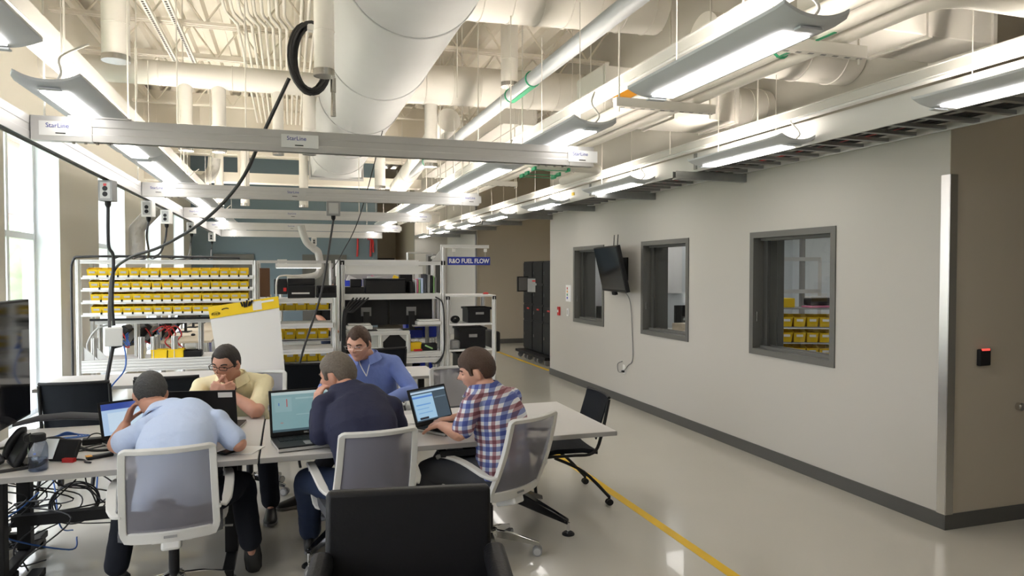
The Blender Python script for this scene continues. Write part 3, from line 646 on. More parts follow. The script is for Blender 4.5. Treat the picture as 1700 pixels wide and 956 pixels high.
for k, y in enumerate((5.8, 7.55, 9.3, 11.0, 12.6, 14.3, 16, 17.6)):
    b = MB(); b.b2(-.42, .35, -.03, .03, 0, .012); b.b2(-.42, .35, -.03, -.026, .012, .075); b.b2(-.42, .35, .026, .03, .012, .075)
    if ss is None: ss = b.build('strut_bracket', 'galv', smooth=False); o = ss
    else: o = ss.copy(); C.objects.link(o)
    o.location = (3.858, y, 2.60); tag(o, 'galvanised strut bracket under the cable tray, %s from the camera' % ORD[k], 'bracket', GS)
for k, y in enumerate((5.78, 8.2)):
    tag(MB().b2(3.655, 3.669, y, y+.04, 2.7, 2.85).build('tray_splice', 'galv', smooth=False), 'small metal splice on the side of the cable tray, %s' % ('near' if k == 0 else 'far'), 'splice')
tag(MB().b2(3.66, 3.669, 8.75, 8.83, 2.76, 2.8).build('yellow_sticker', 'yellow', smooth=False), 'yellow sticker on the side rail of the cable tray', 'sticker')
# flexible extraction hoses near left wall
for pts, r, l in (([atY(305, 290, 12.6), atY(335, 300, 12.8), atY(352, 285, 13), atY(356, 262, 13)], .1, 'corrugated flexible duct bending under the far drop pipe'), ([(-1.9, 10.3, 1.9), (-1.9, 10.3, 2.22), (-1.88, 10.32, 2.32), (-1.7, 10.4, 2.55), (-1.62, 10.45, 2.68), (-1.62, 10.5, 2.78)], .09, 'grey corrugated extraction hose rising by the window wall')):
    tag(MB().tube(smoothpts(pts, 5), r, 16).build('flexible_duct', 'duct_flex'), l, 'duct')
p = atY(508, 400, 12); tag(MB().tube(smoothpts([p+Vector((-.08, 0, .25)), p, p+Vector((.12, 0, -.12)), p+Vector((.2, 0, -.22)), p+Vector((.18, 0, -.55)), p+Vector((-.3, 0, -.62))], 5), .06, 12).build('flexible_duct', 'duct_flex'), 'grey articulated extraction arm reaching down in front of the blue wall', 'duct')
# =============== BACKGROUND: RACKS AND BENCHES ===============
# ---- bin rack (Y=9) ----
RY = 9.0; t = thing('bin_rack', 'wide aluminium profile rack holding four rows of yellow bins above a workbench beam', 'rack', (0, RY, 0))
X0, X1 = -2.25, -.38
for x in (X0, X1): MB().extr((x, 0, 0), (x, 0, 1.87), .045).build('post', 'alu_white', t, smooth=False)
for x in (X0, X1): MB().extr((x, .6, 0), (x, .6, 1.87), .045).build('post', 'alu_white', t, smooth=False)
for z in (1.85,): MB().extr((X0+.0225, 0, z), (X1-.0225, 0, z), .045).build('top_rail', 'alu_white', t, smooth=False); MB().extr((X0+.0225, .6, z), (X1-.0225, .6, z), .045).build('top_rail', 'alu_white', t, smooth=False)
for x in (X0, X1):
    for z in (1.85, .60): MB().extr((x, .0225, z), (x, .5775, z), .045).build('side_rail', 'alu_white', t, smooth=False)
rows = (1.685, 1.545, 1.405, 1.262)
for z in rows:
    b = MB(); b.b2(X0+.03, X1-.03, -.012, .24, z-.028, z-.018); b.b2(X0+.03, X1-.03, -.03, -.012, z-.034, z-.012); b.build('shelf', 'alu_white', t, smooth=False)
    b = MB(); b.b2(X0+.05, X1-.02, -.038, -.032, z-.018, z+.008); b.build('label_rail', 'white', t, smooth=False)
MB().extr((X0+.0225, 0, .66), (X1-.0225, 0, .66), .045, .14, slots=4).build('bench_beam', 'alu_white', t, smooth=False)
MB().b2(X0+.05, X1-.05, .03, .56, .70, .725).build('bench_top', 'alu_white', t, smooth=False)
MB().b2(X0+.1, X1, .02, .05, 1.175, 1.20).build('long_strip', 'black', t, smooth=False)
MB().extr((X0+.14, .1, 1.15), (X1-.02, .1, 1.15), .04).build('cross_rail', 'alu', t, smooth=False)
for x in (X0+.14, -1.72, -1.5, -1.02, -.72): MB().extr((x, .3, .73), (x, .3, 1.15 if x not in (-1.5,) else .98), .045).build('upright', 'alu', t, smooth=False)
for x in (X0+.14, X0+.62, -1.5, -1.28): MB().extr((x, -.01+.06, .73), (x, .05, .98), .05).build('short_upright', 'alu', t, smooth=False)
b = MB(); b.prism([(0, -.01, 0), (.16, -.01, 0), (0, -.01, .16)], (X0+.03, .03, .73), (X0+.03, .045, .73)); b.prism([(0, 0, 0), (.12, 0, 0), (0, 0, .14)], (X0+.17, .03, .73), (X0+.17, .045, .73)); b.build('gusset', 'alu', t, smooth=False)
# bins
def binmb(s=1.0):
    b = MB(); w_, d, h_ = .108*s, .16*s, .115*s; th = .004
    o = [(-w_/2, 0), (w_/2, 0)]
    def wall(p): b.rings(p)
    b.b2(-w_/2*.9, w_/2*.9, 0, d, 0, th)
    b.rings([[(-w_*.45, 0, 0), (w_*.45, 0, 0), (w_*.45, th, 0), (-w_*.45, th, 0)], [(-w_*.5, -.02*s, h_*.78), (w_*.5, -.02*s, h_*.78), (w_*.5, -.02*s+th, h_*.78), (-w_*.5, -.02*s+th, h_*.78)]])
    for sg in (-1, 1): b.rings([[(sg*w_*.45, 0, 0), (sg*(w_*.45-th), 0, 0), (sg*(w_*.5-th), -.02*s, h_*.78), (sg*w_*.5, -.02*s, h_*.78)], [(sg*w_*.45, d*.45, 0), (sg*(w_*.45-th), d*.45, 0), (sg*(w_*.5-th), d*.45, h_), (sg*w_*.5, d*.45, h_)], [(sg*w_*.45, d, 0), (sg*(w_*.45-th), d, 0), (sg*(w_*.5-th), d, h_), (sg*w_*.5, d, h_)]])
    b.b2(-w_*.5, w_*.5, d-th, d, 0, h_); b.b2(-w_*.51, w_*.51, -.026*s, -.018*s, h_*.74, h_*.8)
    return b
bm0 = binmb().build('storage_bin', 'yellow', None, smooth=False); MB().b2(-.03, .03, -.0195, -.0155, .05, .072).build('bin_label', 'lgray', bm0, smooth=False)
RN = ['top', 'second', 'third', 'lowest']; first = True
clip0 = None
for r, z in enumerate(rows):
    n = 16; off = (.02, .045, .06, .065)[r]
    for k in range(n):
        x = X0+.06+off+.055+(X1-X0-.14-off)/n*(k+.0)+random.uniform(-.004, .004)
        if first: o = bm0; first = False
        else: o = dup(bm0)
        o.location = (x, RY+.012, z-.017); tag(o, 'yellow storage bin in the %s row of the big bin rack, %s from the left' % (RN[r], ORD[k]), 'bin', 'yellow bins in the %s row of the big rack' % RN[r])
        o['k'] = 0; del o['k']
        c = MB().b2(-.009, .009, -.006, 0, -.012, .014) if clip0 is None else None
        if c: clip0 = c.build('rail_clip', 'black', t, smooth=False); co = clip0
        else: co = clip0.copy(); C.objects.link(co)
        co.location = (x+.058, -.036, z)
cable('cable_bundle', 'thick black cable bundle over the top and left side of the bin rack', [(-.55, RY-.03, 1.9), (-1.4, RY-.03, 1.91), (-2.15, RY-.03, 1.905), (-2.29, RY-.03, 1.86), (-2.31, RY-.03, 1.6), (-2.31, RY-.03, .9), (-2.31, RY-.03, .4)], .014)
random.seed(11)
for k in range(5): cable('loose_cable', 'loose black cable on the top rail of the bin rack, %s from the left' % ORD[k], [(-1.9+.2*k, RY+.05, 1.885), (-1.8+.2*k, RY+.08, 1.92), (-1.7+.2*k, RY+.02, 1.885)], .007, 'cable', 'loose cables on top of the bin rack')
# two yellow bins, black tray on the bench sill
for k in range(2):
    o = MB(); o.b2(-.085, .085, 0, .16, 0, .004)
    for a, c in (((-.085, 0), (.085, .004)), ((-.085, .156), (.085, .16)), ((-.085, 0), (-.081, .16)), ((.081, 0), (.085, .16))): o.b2(a[0], c[0], a[1], c[1], 0, .1)
    o.b2(-.09, .09, -.006, .006, .092, .102)
    o = o.build('open_tray', 'yellow', smooth=False); o.location = (-1.46+.175*k+.02, RY-.01+.03, .725); tag(o, 'open yellow tray on the bench under the bins, %s one' % ('left' if k == 0 else 'right'), 'tray', 'two yellow trays on the bench')
o = MB().b2(-.11, .11, 0, .16, 0, .075).build('black_case', 'black', smooth=False, bevel=.01); o.location = (-1.10, RY+.03, .725); tag(o, 'small black case beside the yellow trays on the bench', 'case')
MB().b2(-.09, .09, .02, .14, .075, .085).build('lid', 'blackgloss', o, smooth=False)
for x, m_, l in ((-.76, 'lgray', 'small grey cup on the bench near the easel'), (-.52, 'whiteplastic', 'white cup with orange band on the bench next to the easel')):
    o = MB().lathe([(.022, 0), (.028, .0), (.03, .06), (.026, .06)]).build('cup', m_); o.location = (x, RY+.05, .725); tag(o, l, 'cup')
o = MB().tube(smoothpts([(-2.15, RY+.1, .74), (-2.2, RY+.12, .9), (-2.1, RY+.14, 1.08), (-1.95, RY+.15, 1.12)]), .012, 8).build('hose', 'lgray'); tag(o, 'clear grey hose arching inside the bin rack bench', 'hose')
# clutter of test equipment in the opening (behind)
random.seed(8)
for k in range(9):
    x = -2.0+.055*k; y = RY+.9+.12*k; a = R(35); t = thing('test_gauge', 'tilted test instrument with dark housing behind the bench opening, %s from the left' % ORD[k], 'instrument', (x, y, .74), R(random.uniform(-20, 20)), 'instruments behind the bench opening')
    MB().box((0, 0, .18), (.09, .22, .30), Matrix.Rotation(a, 3, 'Y')).build('housing', ['black', 'gray', 'black'][k % 3], t, bevel=.008); MB().box((-.05, -.12, .22), (.07, .01, .16), Matrix.Rotation(a, 3, 'Y')).build('dial', ['red', 'lgray', 'whiteplastic', 'red'][k % 4], t, bevel=.003)
    MB().tube(smoothpts([(0, -.1, .3), (.08, -.14, .2), (.12, -.1, .05), (.02, -.14, .1)]), .008, 6).build('lead', ['red', 'cable', 'bluecable'][k % 3], t)
for k in range(3): cable('red_hose', 'red hose looped among the instruments behind the bench, %s' % ORD[k], [(-1.62+.07*k, RY+.7, .98), (-1.5+.07*k, RY+.7, 1.05), (-1.43+.07*k, RY+.7, .95), (-1.48+.07*k, RY+.7, .85), (-1.4+.07*k, RY+.7, .76)], .008, 'red', 'red hoses behind the bench')
# long beige bench behind
t = thing('workbench', 'long pale wooden topped workbench running away behind the bin rack', 'workbench', (0, 0, 0))
MB().b2(-1.62, -.98, 10.1, 14.0, .79, .82).build('bench_top', 'woodtop', t, smooth=False, bevel=.004)
for x in (-1.58, -1.02):
    for y in (10.2, 12.0, 13.9): MB().extr((x, y, 0), (x, y, .79), .04).build('leg', 'alu', t, smooth=False)
b = MB()
for y in (10.4, 11.4, 12.4, 13.4): b.extr((-1.66, y, .75), (-1.66, y, 1.5), .045)
b.build('back_upright', 'alu', t, smooth=False); MB().b2(-1.70, -1.63, 10.1, 14.0, 1.5, 1.6).build('back_rail', 'alu', t, smooth=False)
for i, (x, y) in enumerate([(-1.5, 11.6), (-1.5, 12.5), (-1.5, 13.4)]):
    t = thing('desktop_monitor', 'tilted monitor on the long bench behind the bin rack, %s in line' % ORD[i], 'monitor', (x, y, .82), R(-100), 'monitors on the long bench'); MB().box((0, 0, .27), (.5, .03, .3), Matrix.Rotation(R(-14), 3, 'X')).build('panel', 'black', t, bevel=.004); MB().box((0, -.02, .27), (.47, .004, .27), Matrix.Rotation(R(-14), 3, 'X')).build('display', 'screen_blank', t, smooth=False); MB().b2(-.1, .1, -.08, .08, 0, .012).b2(-.02, .02, 0, .03, .01, .18).build('stand', 'black', t)
for x, y, l in ((-1.3, 10.9, 'black mouse on the long pale bench, near one'), (-1.12, 12.0, 'black mouse on the long pale bench, far one')):
    o = MB().ell((0, 0, .012), (.03, .055, .02)).build('mouse', 'black'); o.location = (x, y, .822); tag(o, l, 'mouse')
t = thing('office_chair', 'dark office chair behind the bench seen beside the easel', 'chair', (-.60, 10.45, 0), R(60))
MB().box((0, 0, .46), (.46, .46, .07)).build('seat', 'seatgray', t, bevel=.02); MB().box((0, -.22, .78), (.44, .05, .5), Matrix.Rotation(R(10), 3, 'X')).build('backrest', 'trouser_gray', t, bevel=.02); MB().cyl((0, 0, .08), (0, 0, .43), .025, 12).build('gas_column', 'black', t)
for k in range(5): MB().bar((0, 0, .09), (.28*math.cos(k*1.2566), .28*math.sin(k*1.2566), .05), .04, .03).build('base_leg', 'black', t, smooth=False)
t = MB().box((0, 0, .25), (.1, .3, .5)).build('blue_bag', 'blue', bevel=.03); t.location = (-.55, 10.2, .5); tag(t, 'bright blue bag hanging by the workbench next to the easel', 'bag')
# ---- generic chair builders ----
def nest_chair(label, loc, rz, group='black nesting mesh chairs'):
    t = thing('nesting_chair', label, 'chair', loc, rz, group)
    for s_ in (-1, 1):
        x = .255*s_
        MB().tube(smoothpts([(x, .26, .07), (x, .27, .3), (x, .22, .43), (x*.97, .0, .44), (x*.95, -.18, .45), (x*.92, -.25, .6), (x*.9, -.31, .90)], 5), .0125, 10).build('side_frame', 'black', t)
        MB().tube(smoothpts([(x, .12, .43), (x*1.02, -.1, .3), (x*1.05, -.3, .07)], 5), .0125, 10).build('rear_leg', 'black', t)
        for y in (.26, -.3):
            c = MB()
            for q in (-.012, .012): c.cyl((x*(1 if y > 0 else 1.05)+q-.006, y, .027), (x*(1 if y > 0 else 1.05)+q+.006, y, .027), .027, 16)
            c.cyl((x*(1 if y > 0 else 1.05), y, .03), (x*(1 if y > 0 else 1.05), y, .08), .01, 8); c.build('caster', 'black', t)
    rs = []
    for k in range(7):
        u = -1+k/3; rs.append([(u*.235, y, .455-.012*(1-u*u)-(.02 if abs(y) > .21 else 0)+dz) for y, dz in ((-.22, 0), (-.1, 0), (.1, 0), (.23, 0), (.23, .035), (.1, .04), (-.1, .04), (-.22, .035))])
    MB().rings(rs).build('seat', 'blackmesh', t)
    rs = []
    for k in range(9):
        u = -1+k/4; dy = -.035*(1-u*u); rs.append([(u*.225, -.215+dy, .56), (u*.225, -.205+dy, .56), (u*.225, -.30+dy, .91), (u*.225, -.312+dy, .91)])
    MB().rings(rs).build('backrest', 'blackmesh', t)
    MB().tube([(u*.232, -.31-.035*(1-u*u), .915) for u in [-1+k/5 for k in range(11)]], .012, 8).build('top_bar', 'black', t)
    return t
def task_chair(label, loc, rz, group='white framed grey mesh task chairs', solid=False):
    t = thing('task_chair', label, 'chair', loc, rz, group)
    b = MB(); b.cyl((0, 0, .14), (0, 0, .30), .026, 16); b.cyl((0, 0, .28), (0, 0, .40), .018, 16); b.build('gas_column', 'black', t)
    MB().lathe([(.0, .105), (.05, .105), (.058, .12), (.052, .155), (.03, .165), (0, .165)], n=20).build('hub', 'chrome', t)
    for k in range(5):
        a = 2*math.pi*k/5+R(90); d = Vector((math.cos(a), math.sin(a), 0)); e = Vector((-d.y, d.x, 0))
        lg = MB(); rs = []
        for u, w_, h0, h1 in ((.03, .024, .11, .155), (.15, .019, .09, .135), (.26, .014, .068, .1), (.31, .012, .062, .085)):
            rs.append([d*u-e*w_+Vector((0, 0, h0)), d*u+e*w_+Vector((0, 0, h0)), d*u+e*w_*.6+Vector((0, 0, h1)), d*u-e*w_*.6+Vector((0, 0, h1))])
        L_ = lg.rings(rs).build('base_leg', 'chrome', t, bevel=.003)
        c = MB(); p = d*.30
        for q in (-.016, .016): c.cyl(p+e*(q-.008)+Vector((0, 0, .03)), p+e*(q+.008)+Vector((0, 0, .03)), .03, 18)
        c.cyl(p+e*-.008+Vector((0, 0, .03)), p+e*.008+Vector((0, 0, .03)), .024, 12); c.cyl(p+Vector((0, 0, .04)), p+Vector((0, 0, .075)), .009, 8)
        c.build('caster', 'gray', L_)
        c = MB()
        for q in (-.0245, .0245): c.cyl(p+e*(q-.0008)+Vector((0, 0, .03)), p+e*(q+.0008)+Vector((0, 0, .03)), .022, 18)
        c.build('caster_cap', 'lgray', L_)
    b = MB(); b.box((0, 0, .385), (.2, .3, .03)); b.box((0, -.17, .37), (.09, .16, .05), Matrix.Rotation(R(-18), 3, 'X')); b.build('tilt_mechanism', 'chairwhite', t, bevel=.012)
    MB().tube([(.1, .02, .385), (.24, .0, .375), (.29, .0, .37)], .006, 8).build('height_lever', 'gray', t)
    rs = []
    for k in range(11):
        u = -1+k/5; wy = 1-.25*abs(u)**4
        rs.append([(u*.24, y*wy, z-.012*(1-abs(u))) for y, z in ((-.21, .41), (0, .405), (.2, .405), (.24, .42), (.235, .445), (.18, .462), (0, .458), (-.2, .462), (-.225, .44))])
    MB().rings(rs).build('seat', 'seatgray', t)
    # back frame : rounded trapezoid ring, slightly curved
    def bp(u, v):   # u -1..1, v 0..1
        wv = .212-.016*v; return Vector((u*wv, -.20-.16*v-.02*math.sin(v*3.1)-.04*(1-u*u), .44+.46*v))
    ring = []
    n = 10
    cr = .12
    path = [(-1+.0, v) for v in [0.06+k*.88/n for k in range(n+1)]]
    path = [(-1, .09+.86*k/10) for k in range(11)]+[(-.995, .978), (-.965, .995)]+[(-.92+1.84*k/8, 1) for k in range(9)]+[(.965, .995), (.995, .978)]+[(1, .95-.86*k/10) for k in range(11)]+[(.98, .04), (.91, .008)]+[(.82-1.64*k/8, 0) for k in range(9)]+[(-.91, .008), (-.98, .04)]
    pts = [bp(u, v) for u, v in path]; m = len(pts); rs = []
    for i, p in enumerate(pts):
        d = (pts[(i+1) % m]-pts[i-1]).normalized(); u, v = path[i]; nrm = Vector((0, .94, .33)); a = d.cross(nrm).normalized()
        w_ = .017 if v > .02 and v < .98 else (.032 if v <= .02 else .012); h_ = .013
        rs.append([p-a*w_-nrm*h_, p+a*w_-nrm*h_, p+a*w_+nrm*h_, p-a*w_+nrm*h_])
    MB().rings(rs, False, True).build('back_frame', 'chairwhite', t, bevel=.006, seg=3)
    b = MB(); g = 12; vs = [bp(-1+2*i/g, .01+.98*j/g) for j in range(g+1) for i in range(g+1)]; vs2 = [v+Vector((0, .004, .001)) for v in vs]; N_ = (g+1)**2
    fs = []
    for j in range(g):
        for i in range(g):
            q = (j*(g+1)+i, j*(g+1)+i+1, (j+1)*(g+1)+i+1, (j+1)*(g+1)+i); fs.append(q)
    b.add(vs, fs); b.build('mesh_back', 'backgray' if solid else 'chairmesh', t)
    b = MB(); rs = []
    for k in range(11):
        u = -1+k/5; z0, z1 = .19-.05*(1-u*u), .33-.03*(1-u*u); p = bp(u*.96, z0); q = bp(u*.96, z1); n_ = Vector((0, .012, 0)); rs.append([p+n_, q+n_, q+n_*2, p+n_*2])
    b.rings(rs).build('lumbar_band', 'seatgray', t)
    b = MB(); b.b2(-.03, .03, -.002, 0, -.006, .006); lg = b.build('maker_mark', 'gray', t, smooth=False); lg.location = bp(0, 0)+Vector((0, -.018, 0)); lg.rotation_euler = (R(-20), 0, 0)
    for s_ in (-1, 1):
        p = bp(s_, .28)
        pts = [p, p+Vector((s_*.045, .03, .005)), Vector((s_*.275, -.05, .635)), Vector((s_*.27, .13, .64)), Vector((s_*.26, .165, .60)), Vector((s_*.25, .10, .42)), Vector((s_*.2, .04, .40)), Vector((s_*.1, .02, .395))]
        pts = smoothpts(pts, 4); rs = []
        for i, q in enumerate(pts):
            d = (pts[min(i+1, len(pts)-1)]-pts[max(i-1, 0)]).normalized(); a = d.cross(Vector((1, 0, 0))); a = a.normalized() if a.length > .3 else Vector((0, 0, 1)); w_ = .024 if 4 < i < 15 else .017; h_ = .009
            e_ = Vector((1, 0, 0)) if abs(d.x) < .8 else Vector((0, 1, 0)); e_ = (e_-d*e_.dot(d)).normalized(); a = d.cross(e_)
            rs.append([q-e_*w_-a*h_, q+e_*w_-a*h_, q+e_*w_+a*h_, q-e_*w_+a*h_])
        MB().rings(rs).build('armrest', 'chairwhite', t, bevel=.005)
    return t
# ---- low rack with yellow bins (behind, centre-left) ----
t = thing('low_rack', 'low white aluminium shelf rack with round edged shelves and yellow bins behind', 'rack', (0, 9.3, 0))
for x in (-.32, .57):
    for y in (0, .45): MB().extr((x, y, 0), (x, y, 1.40), .045).build('post', 'alu_white', t, smooth=False)
for z, dy in ((1.375, 0), (1.06, -.06), (.74, -.1), (.42, -.14)):
    b = MB(); b.b2(-.34, .54, dy, .45, z, z+.02); b.extr((-.34, dy, z-.01), (.54, dy, z-.01), .05, .06); b.build('shelf', 'alu_white', t, smooth=False)
MB().b2(-.34, .56, .44, .46, .02, .40).build('back_panel', 'whiteplastic', t, smooth=False)
big = None
for r, (z, y) in enumerate(((1.10, 9.80), (.80, 9.9), (.50, 9.9))):
    for k in range(5):
        if big is None: big = binmb(1.35).build('storage_bin', 'yellow', None, smooth=False); MB().b2(-.04, .04, -.029, -.022, .07, .10).build('bin_label', 'white', big, smooth=False); o = big
        else: o = dup(big)
        o.location = (-.13+.145*k, y, z+.12 if r == 0 else z+.02); tag(o, 'yellow bin seen through the low rack, %s row, %s from the left' % (('upper', 'middle', 'lower')[r], ORD[k]), 'bin', 'yellow bins behind the low rack, %s row' % ('upper', 'middle', 'lower')[r])
t = thing('bin_stand', 'aluminium stand behind the low rack carrying yellow bins', 'stand', (0, 9.95, 0))
for x in (-.25, .62): MB().extr((x, .2, 0), (x, .2, 1.42), .04).build('post', 'alu', t, smooth=False)
for z in (.44, .50, .79, .815, 1.3): MB().b2(-.23, .6, -.08, .22, z, z+.012).build('shelf', 'alu', t, smooth=False)
MB().b2(-.23, .6, -.17, .02, 1.212, 1.222).build('shelf', 'alu', t, smooth=False)
# black boxes on the low rack
t = thing('label_printer', 'black box shaped device with a pale slot on top of the low rack', 'device', (.16, 9.42, 1.397)); MB().b2(-.17, .17, 0, .28, 0, .16).build('body', 'black', t, bevel=.006); MB().b2(-.17, .17, .02, .26, .165, .25).build('lid', 'black', t, bevel=.008); MB().b2(-.12, .1, -.004, 0, .05, .07).build('slot', 'whiteplastic', t, smooth=False)
t = thing('desk_phone', 'black boxy device beside the black printer on the low rack', 'device', (.47, 9.42, 1.397)); MB().b2(-.12, .13, 0, .2, 0, .16).build('body', 'black', t, bevel=.01); MB().b2(-.1, .11, -.004, 0, .06, .14).build('display', 'blackgloss', t, smooth=False)
# bench lamp frame behind
t = thing('overhead_frame', 'aluminium overhead frame with white bench lamp before the blue wall', 'frame', (0, 11.0, 0))
for x in (-.42, .62): MB().extr((x, 0, 0), (x, 0, 1.86), .045).build('post', 'alu', t, smooth=False)
MB().extr((-.42, 0, 1.88), (.62, 0, 1.88), .04).build('top_rail', 'alu', t, smooth=False)
MB().b2(-.18, .48, -.05, .05, 1.79, 1.855).build('lamp_body', 'whiteplastic', t, smooth=False); MB().b2(-.17, .47, -.04, .04, 1.785, 1.789).build('lamp_tube', 'lamp', t, smooth=False)
MB().b2(-.4, .6, 0, .6, .78, .81).build('bench_top', 'lgray', t, smooth=False)
t = thing('wall_phone', 'black device mounted on the blue wall under the bench lamp frame', 'device', (-.12, 12.5, 1.35)); MB().b2(-.11, .11, -.1, 0, 0, .26).build('body', 'black', t, bevel=.02); MB().b2(.04, .09, -.105, -.1, .05, .11).build('red_light', 'red', t, smooth=False); MB().extr((0, .03, -1.35), (0, .03, .1), .04).build('post', 'alu', t, smooth=False)
o = MB().b2(-.13, .13, -.03, 0, 0, .2).build('wall_dispenser', 'whiteplastic', smooth=False, bevel=.01); o.location = (-.16, FARY-.002, 1.86); tag(o, 'white square box high on the blue far wall', 'box'); MB().b2(-.08, .08, -.035, -.03, .06, .14).build('front_plate', 'lgray', o, smooth=False)
tag(MB().tube(smoothpts([(-.16, 10.3, 1.35), (-.15, 10.3, 1.62), (-.05, 10.3, 1.68), (.2, 10.3, 1.66)]), .012, 8).build('bent_tube', 'alu'), 'bent white tube behind the black printer', 'tube')
# second shelf frame behind with blue trays
t = thing('tray_shelf', 'shelf frame holding blue trays behind the low rack', 'shelf', (0, 11.4, 0))
for x in (.74, 2.0): MB().extr((x, 0, 0), (x, 0, 1.92), .045).build('post', 'alu_white', t, smooth=False)
MB().b2(.74, 2.0, -.02, .04, 1.80, 1.92).build('top_panel', 'alu_white', t, smooth=False); MB().b2(.74, 2.0, -.1, .3, 1.48, 1.5).build('shelf', 'alu_white', t, smooth=False); MB().b2(.74, 2.0, .3, .31, 1.5, 1.8).build('back_panel', 'lgray', t, smooth=False)
for k in range(3):
    o = MB(); o.b2(-.15, .15, 0, .2, 0, .01).b2(-.16, .16, -.01, 0, 0, .09).b2(-.16, -.15, 0, .2, 0, .1).b2(.15, .16, 0, .2, 0, .1).b2(-.16, .16, .2, .21, 0, .1)
    o = o.build('blue_tray', 'blue', smooth=False); o.location = (.95+.36*k, 11.31, 1.502); tag(o, 'blue tray on the rear shelf frame, %s' % ('left', 'middle', 'right')[k], 'tray', 'blue trays on the rear shelf')
    q = MB().box((0, .1, .08), (.14, .1, .12), Matrix.Rotation(R(25), 3, 'Y')).build('parts_bag', ['whiteplastic', 'pink', 'yellow'][k], smooth=False, bevel=.01); q.location = (.95+.36*k, 11.31, 1.515); tag(q, '%s bag of parts lying in a blue tray' % ['white', 'pink', 'yellow'][k], 'bag')
# ---- main workstation unit seen from behind ----
UY = 9.7; t = thing('workstation_rack', 'tall aluminium workstation frame with shelves, seen from behind, left of the blue sign', 'rack', (0, UY, 0))
A, B_ = .69, 2.07
for x in (A, B_): MB().extr((x, 0, 0), (x, 0, 2.08 if x == B_ else 1.86), .05).build('post', 'alu_white', t, smooth=False); MB().extr((x, .7, 0), (x, .7, 1.86), .05).build('post', 'alu_white', t, smooth=False)
MB().extr((A, 0, 1.85), (B_-.02, 0, 1.85), .05).build('top_rail', 'alu_white', t, smooth=False)
MB().b2(A+.05, B_-.28, .03, .12, 1.70, 1.81).build('lamp_panel', 'whiteplastic', t, smooth=False)
b = MB(); b.b2(A+.025, B_-.025, 0, .45, 1.415, 1.43); b.extr((A+.025, 0, 1.385), (B_-.025, 0, 1.385), .04, .065); b.build('upper_shelf', 'alu_white', t, smooth=False)
for x in (A, B_): b = MB().box((x, 0, 1.855), (.06, .06, .06)).build('corner_cap', 'black', t, smooth=False, bevel=.006)
b = MB(); b.extr((A+.025, 0, .575), (B_-.025, 0, .575), .05, .06); b.extr((A+.025, 0, .50), (B_-.025, 0, .50), .05, .07); b.b2(A+.02, B_, .02, .65, .6, .62); b.build('bench_beam', 'alu_white', t, smooth=False)
b = MB(); b.b2(A+.025, 1.60, .02, .4, .90, .915); b.extr((A+.025, 0, .885), (1.60, 0, .885), .045); b.build('mid_shelf', 'alu_white', t, smooth=False)
for x in (.98, 1.2, 1.58): MB().extr((x, 0, .61), (x, 0, .865), .045).build('short_upright', 'alu_white', t, smooth=False)
b = MB()
for x, s_ in ((1.225, 1), (1.555, -1)):
    for z, q in ((.61, 1), (.86, -1)): b.prism([(0, 0, 0), (.1*s_, 0, 0), (0, 0, .1*q)], (x, -.005, z), (x, .008, z))
b.build('gusset', 'lgray', t, smooth=False); MB().b2(1.22, 1.56, .05, .06, .61, .86).build('backing', 'black', t, smooth=False); MB().b2(.715, .96, .05, .06, .61, .86).build('backing', 'black', t, smooth=False)
MB().extr((B_-.03, 0, 2.09), (2.74, 0, 2.09), .045).build('sign_arm', 'alu_white', t, smooth=False)
b = MB(); b.prism([(0, 0, 0), (-.13, 0, 0), (0, 0, .16)], (B_-.03, -.01, 1.88), (B_-.03, .01, 1.88)); b.build('gusset', 'lgray', t, smooth=False)
MB().extr((1.9, .3, .2), (1.9, .3, 1.4), .04).build('inner_post', 'alu', t, smooth=False); MB().b2(1.2, 1.8, .3, .36, .36, .46).build('drawer_box', 'lgray', t, smooth=False)
t = thing('hanging_sign', 'blue hanging sign with white letters above the black tote shelves', 'sign', (2.45, UY, 1.885)); MB().b2(-.31, .31, -.008, .008, -.058, .058).build('sign_board', 'signblue', t, smooth=False)
textmesh('sign_text', 'R&O FUEL FLOW', .088, 'white', t, (0, -.009, -.003), bold=.0022, sx=.88)
for x in (-.22, .24): MB().cyl((x, 0, .06), (x, 0, .18), .003, 6).build('hook_wire', 'lgray', t); MB().b2(x-.02, x+.02, -.012, .012, .13, .175).build('clamp', 'whiteplastic', t, smooth=False)
# monitors seen from behind
for k, x in enumerate((1.03, 1.66)):
    t = thing('desktop_monitor', 'black monitor seen from behind on the workstation frame, %s one' % ('left' if k == 0 else 'right'), 'monitor', (x, UY+.22, .915), 0, 'two monitors in the workstation frame')
    MB().b2(-.3, .3, 0, .04, .07, .44).build('panel', 'black', t, bevel=.006); MB().b2(-.07, .07, -.008, 0, .2, .32).build('vent_plate', 'gray', t, smooth=False); MB().b2(-.04, .04, -.06, -.01, 0, .26).build('stand_neck', 'black', t, smooth=False); MB().b2(-.14, .14, -.12, .08, 0, .012).build('stand_foot', 'black', t, smooth=False)
for k, x in enumerate((.92, 1.9)):
    o = MB().b2(-.17, .17, 0, .2, 0, .05).b2(-.15, .15, .01, .19, .055, .075).build('paper_tray', 'whiteplastic', smooth=False, bevel=.01); o.location = (x-(.03 if k else 0), UY-.03-.01, .95 if k == 0 else .99); tag(o, 'pale grey document tray before the %s monitor' % ('left' if k == 0 else 'right'), 'tray')
o = MB(); o.b2(-.4, 0, 0, .3, 0, .02); o = o.build('device_shelf', 'alu', smooth=False); o.location = (2.06, UY+.03, .965); tag(o, 'small shelf bracket holding the right document tray', 'shelf')
